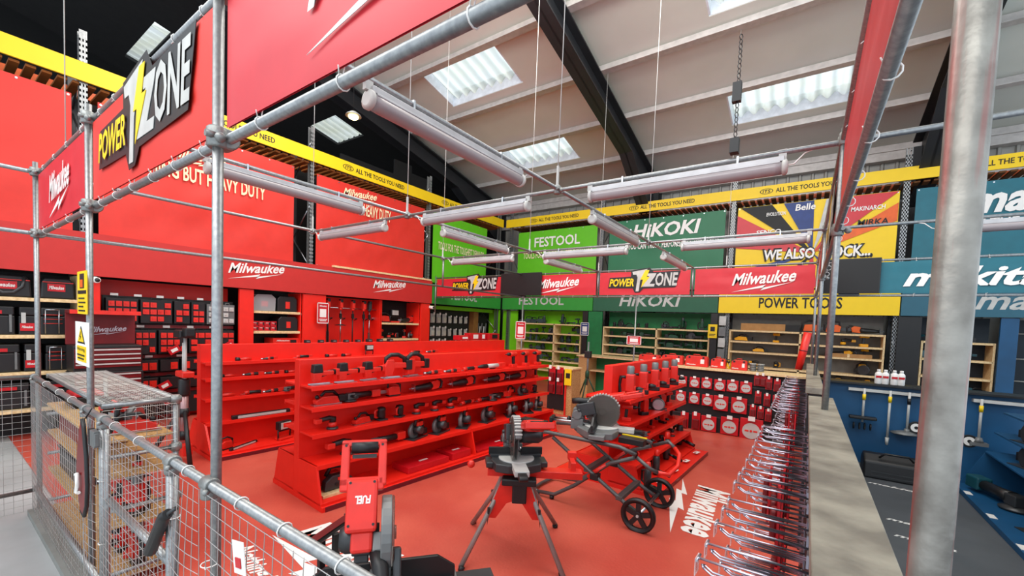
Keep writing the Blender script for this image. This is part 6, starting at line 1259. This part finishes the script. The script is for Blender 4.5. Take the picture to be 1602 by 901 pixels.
# tripod stand saw
ST = (-1.83, 2.74)
S2 = miter_saw((ST[0], ST[1], .665), math.radians(42), 14, 'mitre saw on the red and grey leg stand in the middle of the floor', s=1.08, fl=.2)
t = empty('saw_stand', (*ST, 0), math.radians(33), 'red leg stand with four grey legs carrying the middle mitre saw', 'saw stand')
part(t, 'crossbar', REDT, lambda m: (m.box(-.22, .52, -.06, .05, .60, .655),), .004); part(t, 'black_clamp', BLK, lambda m: (m.box(-.10, .16, -.20, -.10, .58, .63), m.box(-.02, .09, -.18, -.08, .44, .58)), .008)
part(t, 'end_roller', REDT, lambda m: (m.box(.42, .49, .12, .18, .70, .76), m.box(.43, .47, -.02, .16, .62, .72)), .004); part(t, 'tag', WHT, lambda m: m.box(-.06, .02, -.082, -.078, .50, .57))
for sx in (-1, 1):
    part(t, 'leg_bracket', REDT, lambda m: m.prism([(sx*.02, .60), (sx*.10, .60), (sx*.22, .30), (sx*.14, .30), (sx*.06, .42), (sx*.0, .44)], 'y', -.13, -.085), .003)
    for sy in (-1, 1): lg = part(t, 'leg', mat('leg_alloy', (150, 140, 136), .4, .3), lambda m: m.path([(sx*.10, sy*.06, .58), (sx*.16, sy*.12, .42), (sx*.37, sy*(.36+.02*sx), .02)], .019, 10)); part(t, 'foot', BLK, lambda m: m.path([(sx*.355, sy*.354, .04), (sx*.363, sy*.365, .012)], .022, 8)); part(t, 'leg_lever', BLK, lambda m: m.prism([(sx*.19-.012, .40), (sx*.19+.012, .40), (sx*.20, .26)], 'y', sy*.17-.008, sy*.17+.008), .002)
part(t, 'roller_ball', REDT, lambda m: m.ball((-.36, .02, .66), .032))
# wheeled stand saw
S3 = miter_saw((-1.64, 3.98, .735), math.radians(107), 14, 'mitre saw with smoky blade guard on the wheeled folding stand', slide=.05, s=1.05)
t = empty('wheeled_saw_stand', (-1.7, 3.97, 0), 0, 'folding grey tube saw stand with two black spoked wheels and red handle', 'saw stand')
GT = mat('dark_grey_tube', (92, 92, 92), .4, .4)
for y in (3.72, 4.22):
    mb = MB(); mb.path([(-2.28, y, .68), (-2.10, y, .70), (-1.35, y, .70), (-1.20, y, .66)], .02, 10); obj('top_rail', mb, GT, t)
    mb = MB(); mb.path([(-2.05, y, .66), (-1.55, y, .36), (-1.28, y, .20), (-1.13, y, .13)], .019, 10); obj('brace_leg', mb, GT, t)
    mb = MB(); mb.path([(-1.22, y+.03, .62), (-1.45, y+.03, .52), (-1.80, y+.03, .22), (-2.02, y+.03, .07), (-2.22, y+.03, .05)], .019, 10); obj('swing_leg', mb, GT, t)
    mb = MB(); mb.path([(-1.48, y+.03, .50), (-1.66, y+.03, .34)], .0205, 10); obj('red_sleeve', mb, REDT, t); mb = MB(); mb.box(-1.62, -1.54, y-.03, y+.05, .34, .40); obj('pivot', mb, BLK, t, bevel=.005)
mb = MB(); mb.path([(-2.22, 3.75, .05), (-2.30, 3.78, .045), (-2.32, 4.0, .04), (-2.30, 4.22, .045), (-2.22, 4.25, .05)], .019, 10); obj('foot_bar', mb, GT, t)
mb = MB(); mb.lathe([(.024, -.01), (.024, .02)], (-2.05, 3.75, .03), 'z', 10); obj('rubber_foot', mb, BLK, t)
mb = MB(); mb.path([(-1.20, 3.75, .63), (-1.08, 3.76, .55), (-1.02, 3.80, .52)], .018, 10); obj('handle_tube', mb, GT, t); mb = MB(); mb.path([(-1.20, 4.25, .63), (-1.05, 4.24, .70), (-.98, 4.20, .66)], .018, 10); obj('handle_tube', mb, GT, t)
mb = MB(); mb.path([(-1.02, 3.80, .52), (-.94, 3.86, .50), (-.90, 4.0, .55), (-.92, 4.14, .62), (-.98, 4.20, .66)], .019, 10); obj('red_handle', mb, REDT, t)
mb = MB(); mb.path([(-1.125, 3.62, .155), (-1.125, 4.30, .155)], .014, 10); obj('axle', mb, STEEL, t); mb = MB(); mb.box(-1.36, -1.30, 3.70, 4.24, .21, .25); obj('cross_brace', mb, GT, t, bevel=.004); mb = MB(); mb.box(-1.70, -1.64, 3.72, 4.26, .39, .43); obj('cross_brace', mb, GT, t, bevel=.004)
for y in (3.64, 4.28):
    mb = MB(); mb.lathe([(.138, -.022), (.152, -.016), (.152, .016), (.138, .022), (.112, .014), (.112, -.014), (.138, -.022)], (-1.125, y, .155), 'y', 32, caps=False); w_ = obj('wheel', mb, BLK, t)
    mb = MB()
    for k in range(5): a = PI/2.5*k+.3; mb.cbox((-1.125+.07*math.cos(a), y, .155+.07*math.sin(a)), (.115, .022, .042), Matrix.Rotation(-a, 4, 'Y'))
    mb.lathe([(.032, -.02), (.032, .02)], (-1.125, y, .155), 'y', 14); obj('spokes', mb, BLK, w_)
    mb = MB(); mb.lathe([(.012, -.028), (.012, .028)], (-1.125, y, .155), 'y', 10); obj('hub_cap', mb, LGRY, w_)
for x0, x1, nm in ((-2.55, -2.25, 'left'), (-1.42, -1.18, 'right')): mb = MB(); mb.box(x0, x1, 3.86, 3.96, .70, .755); obj('work_support', mb, BLK, t, bevel=.004)
mb = MB(); mb.box(-1.42, -1.18, 3.962, 3.975, .755, .765); obj('yellow_scale', mb, YEL, t)
mb = MB(); mb.path([(-2.50, 3.92, .70), (-2.42, 3.92, .66), (-2.2, 3.92, .68)], .016, 8); mb.path([(-2.40, 3.92, .68), (-2.40, 3.92, .54)], .014, 8); obj('support_arm', mb, GT, t)
# drop prototypes that were never used
for k, (o, u) in PROTO.items():
    if not u:
        for c in kids(o): bpy.data.objects.remove(c)
        bpy.data.objects.remove(o)
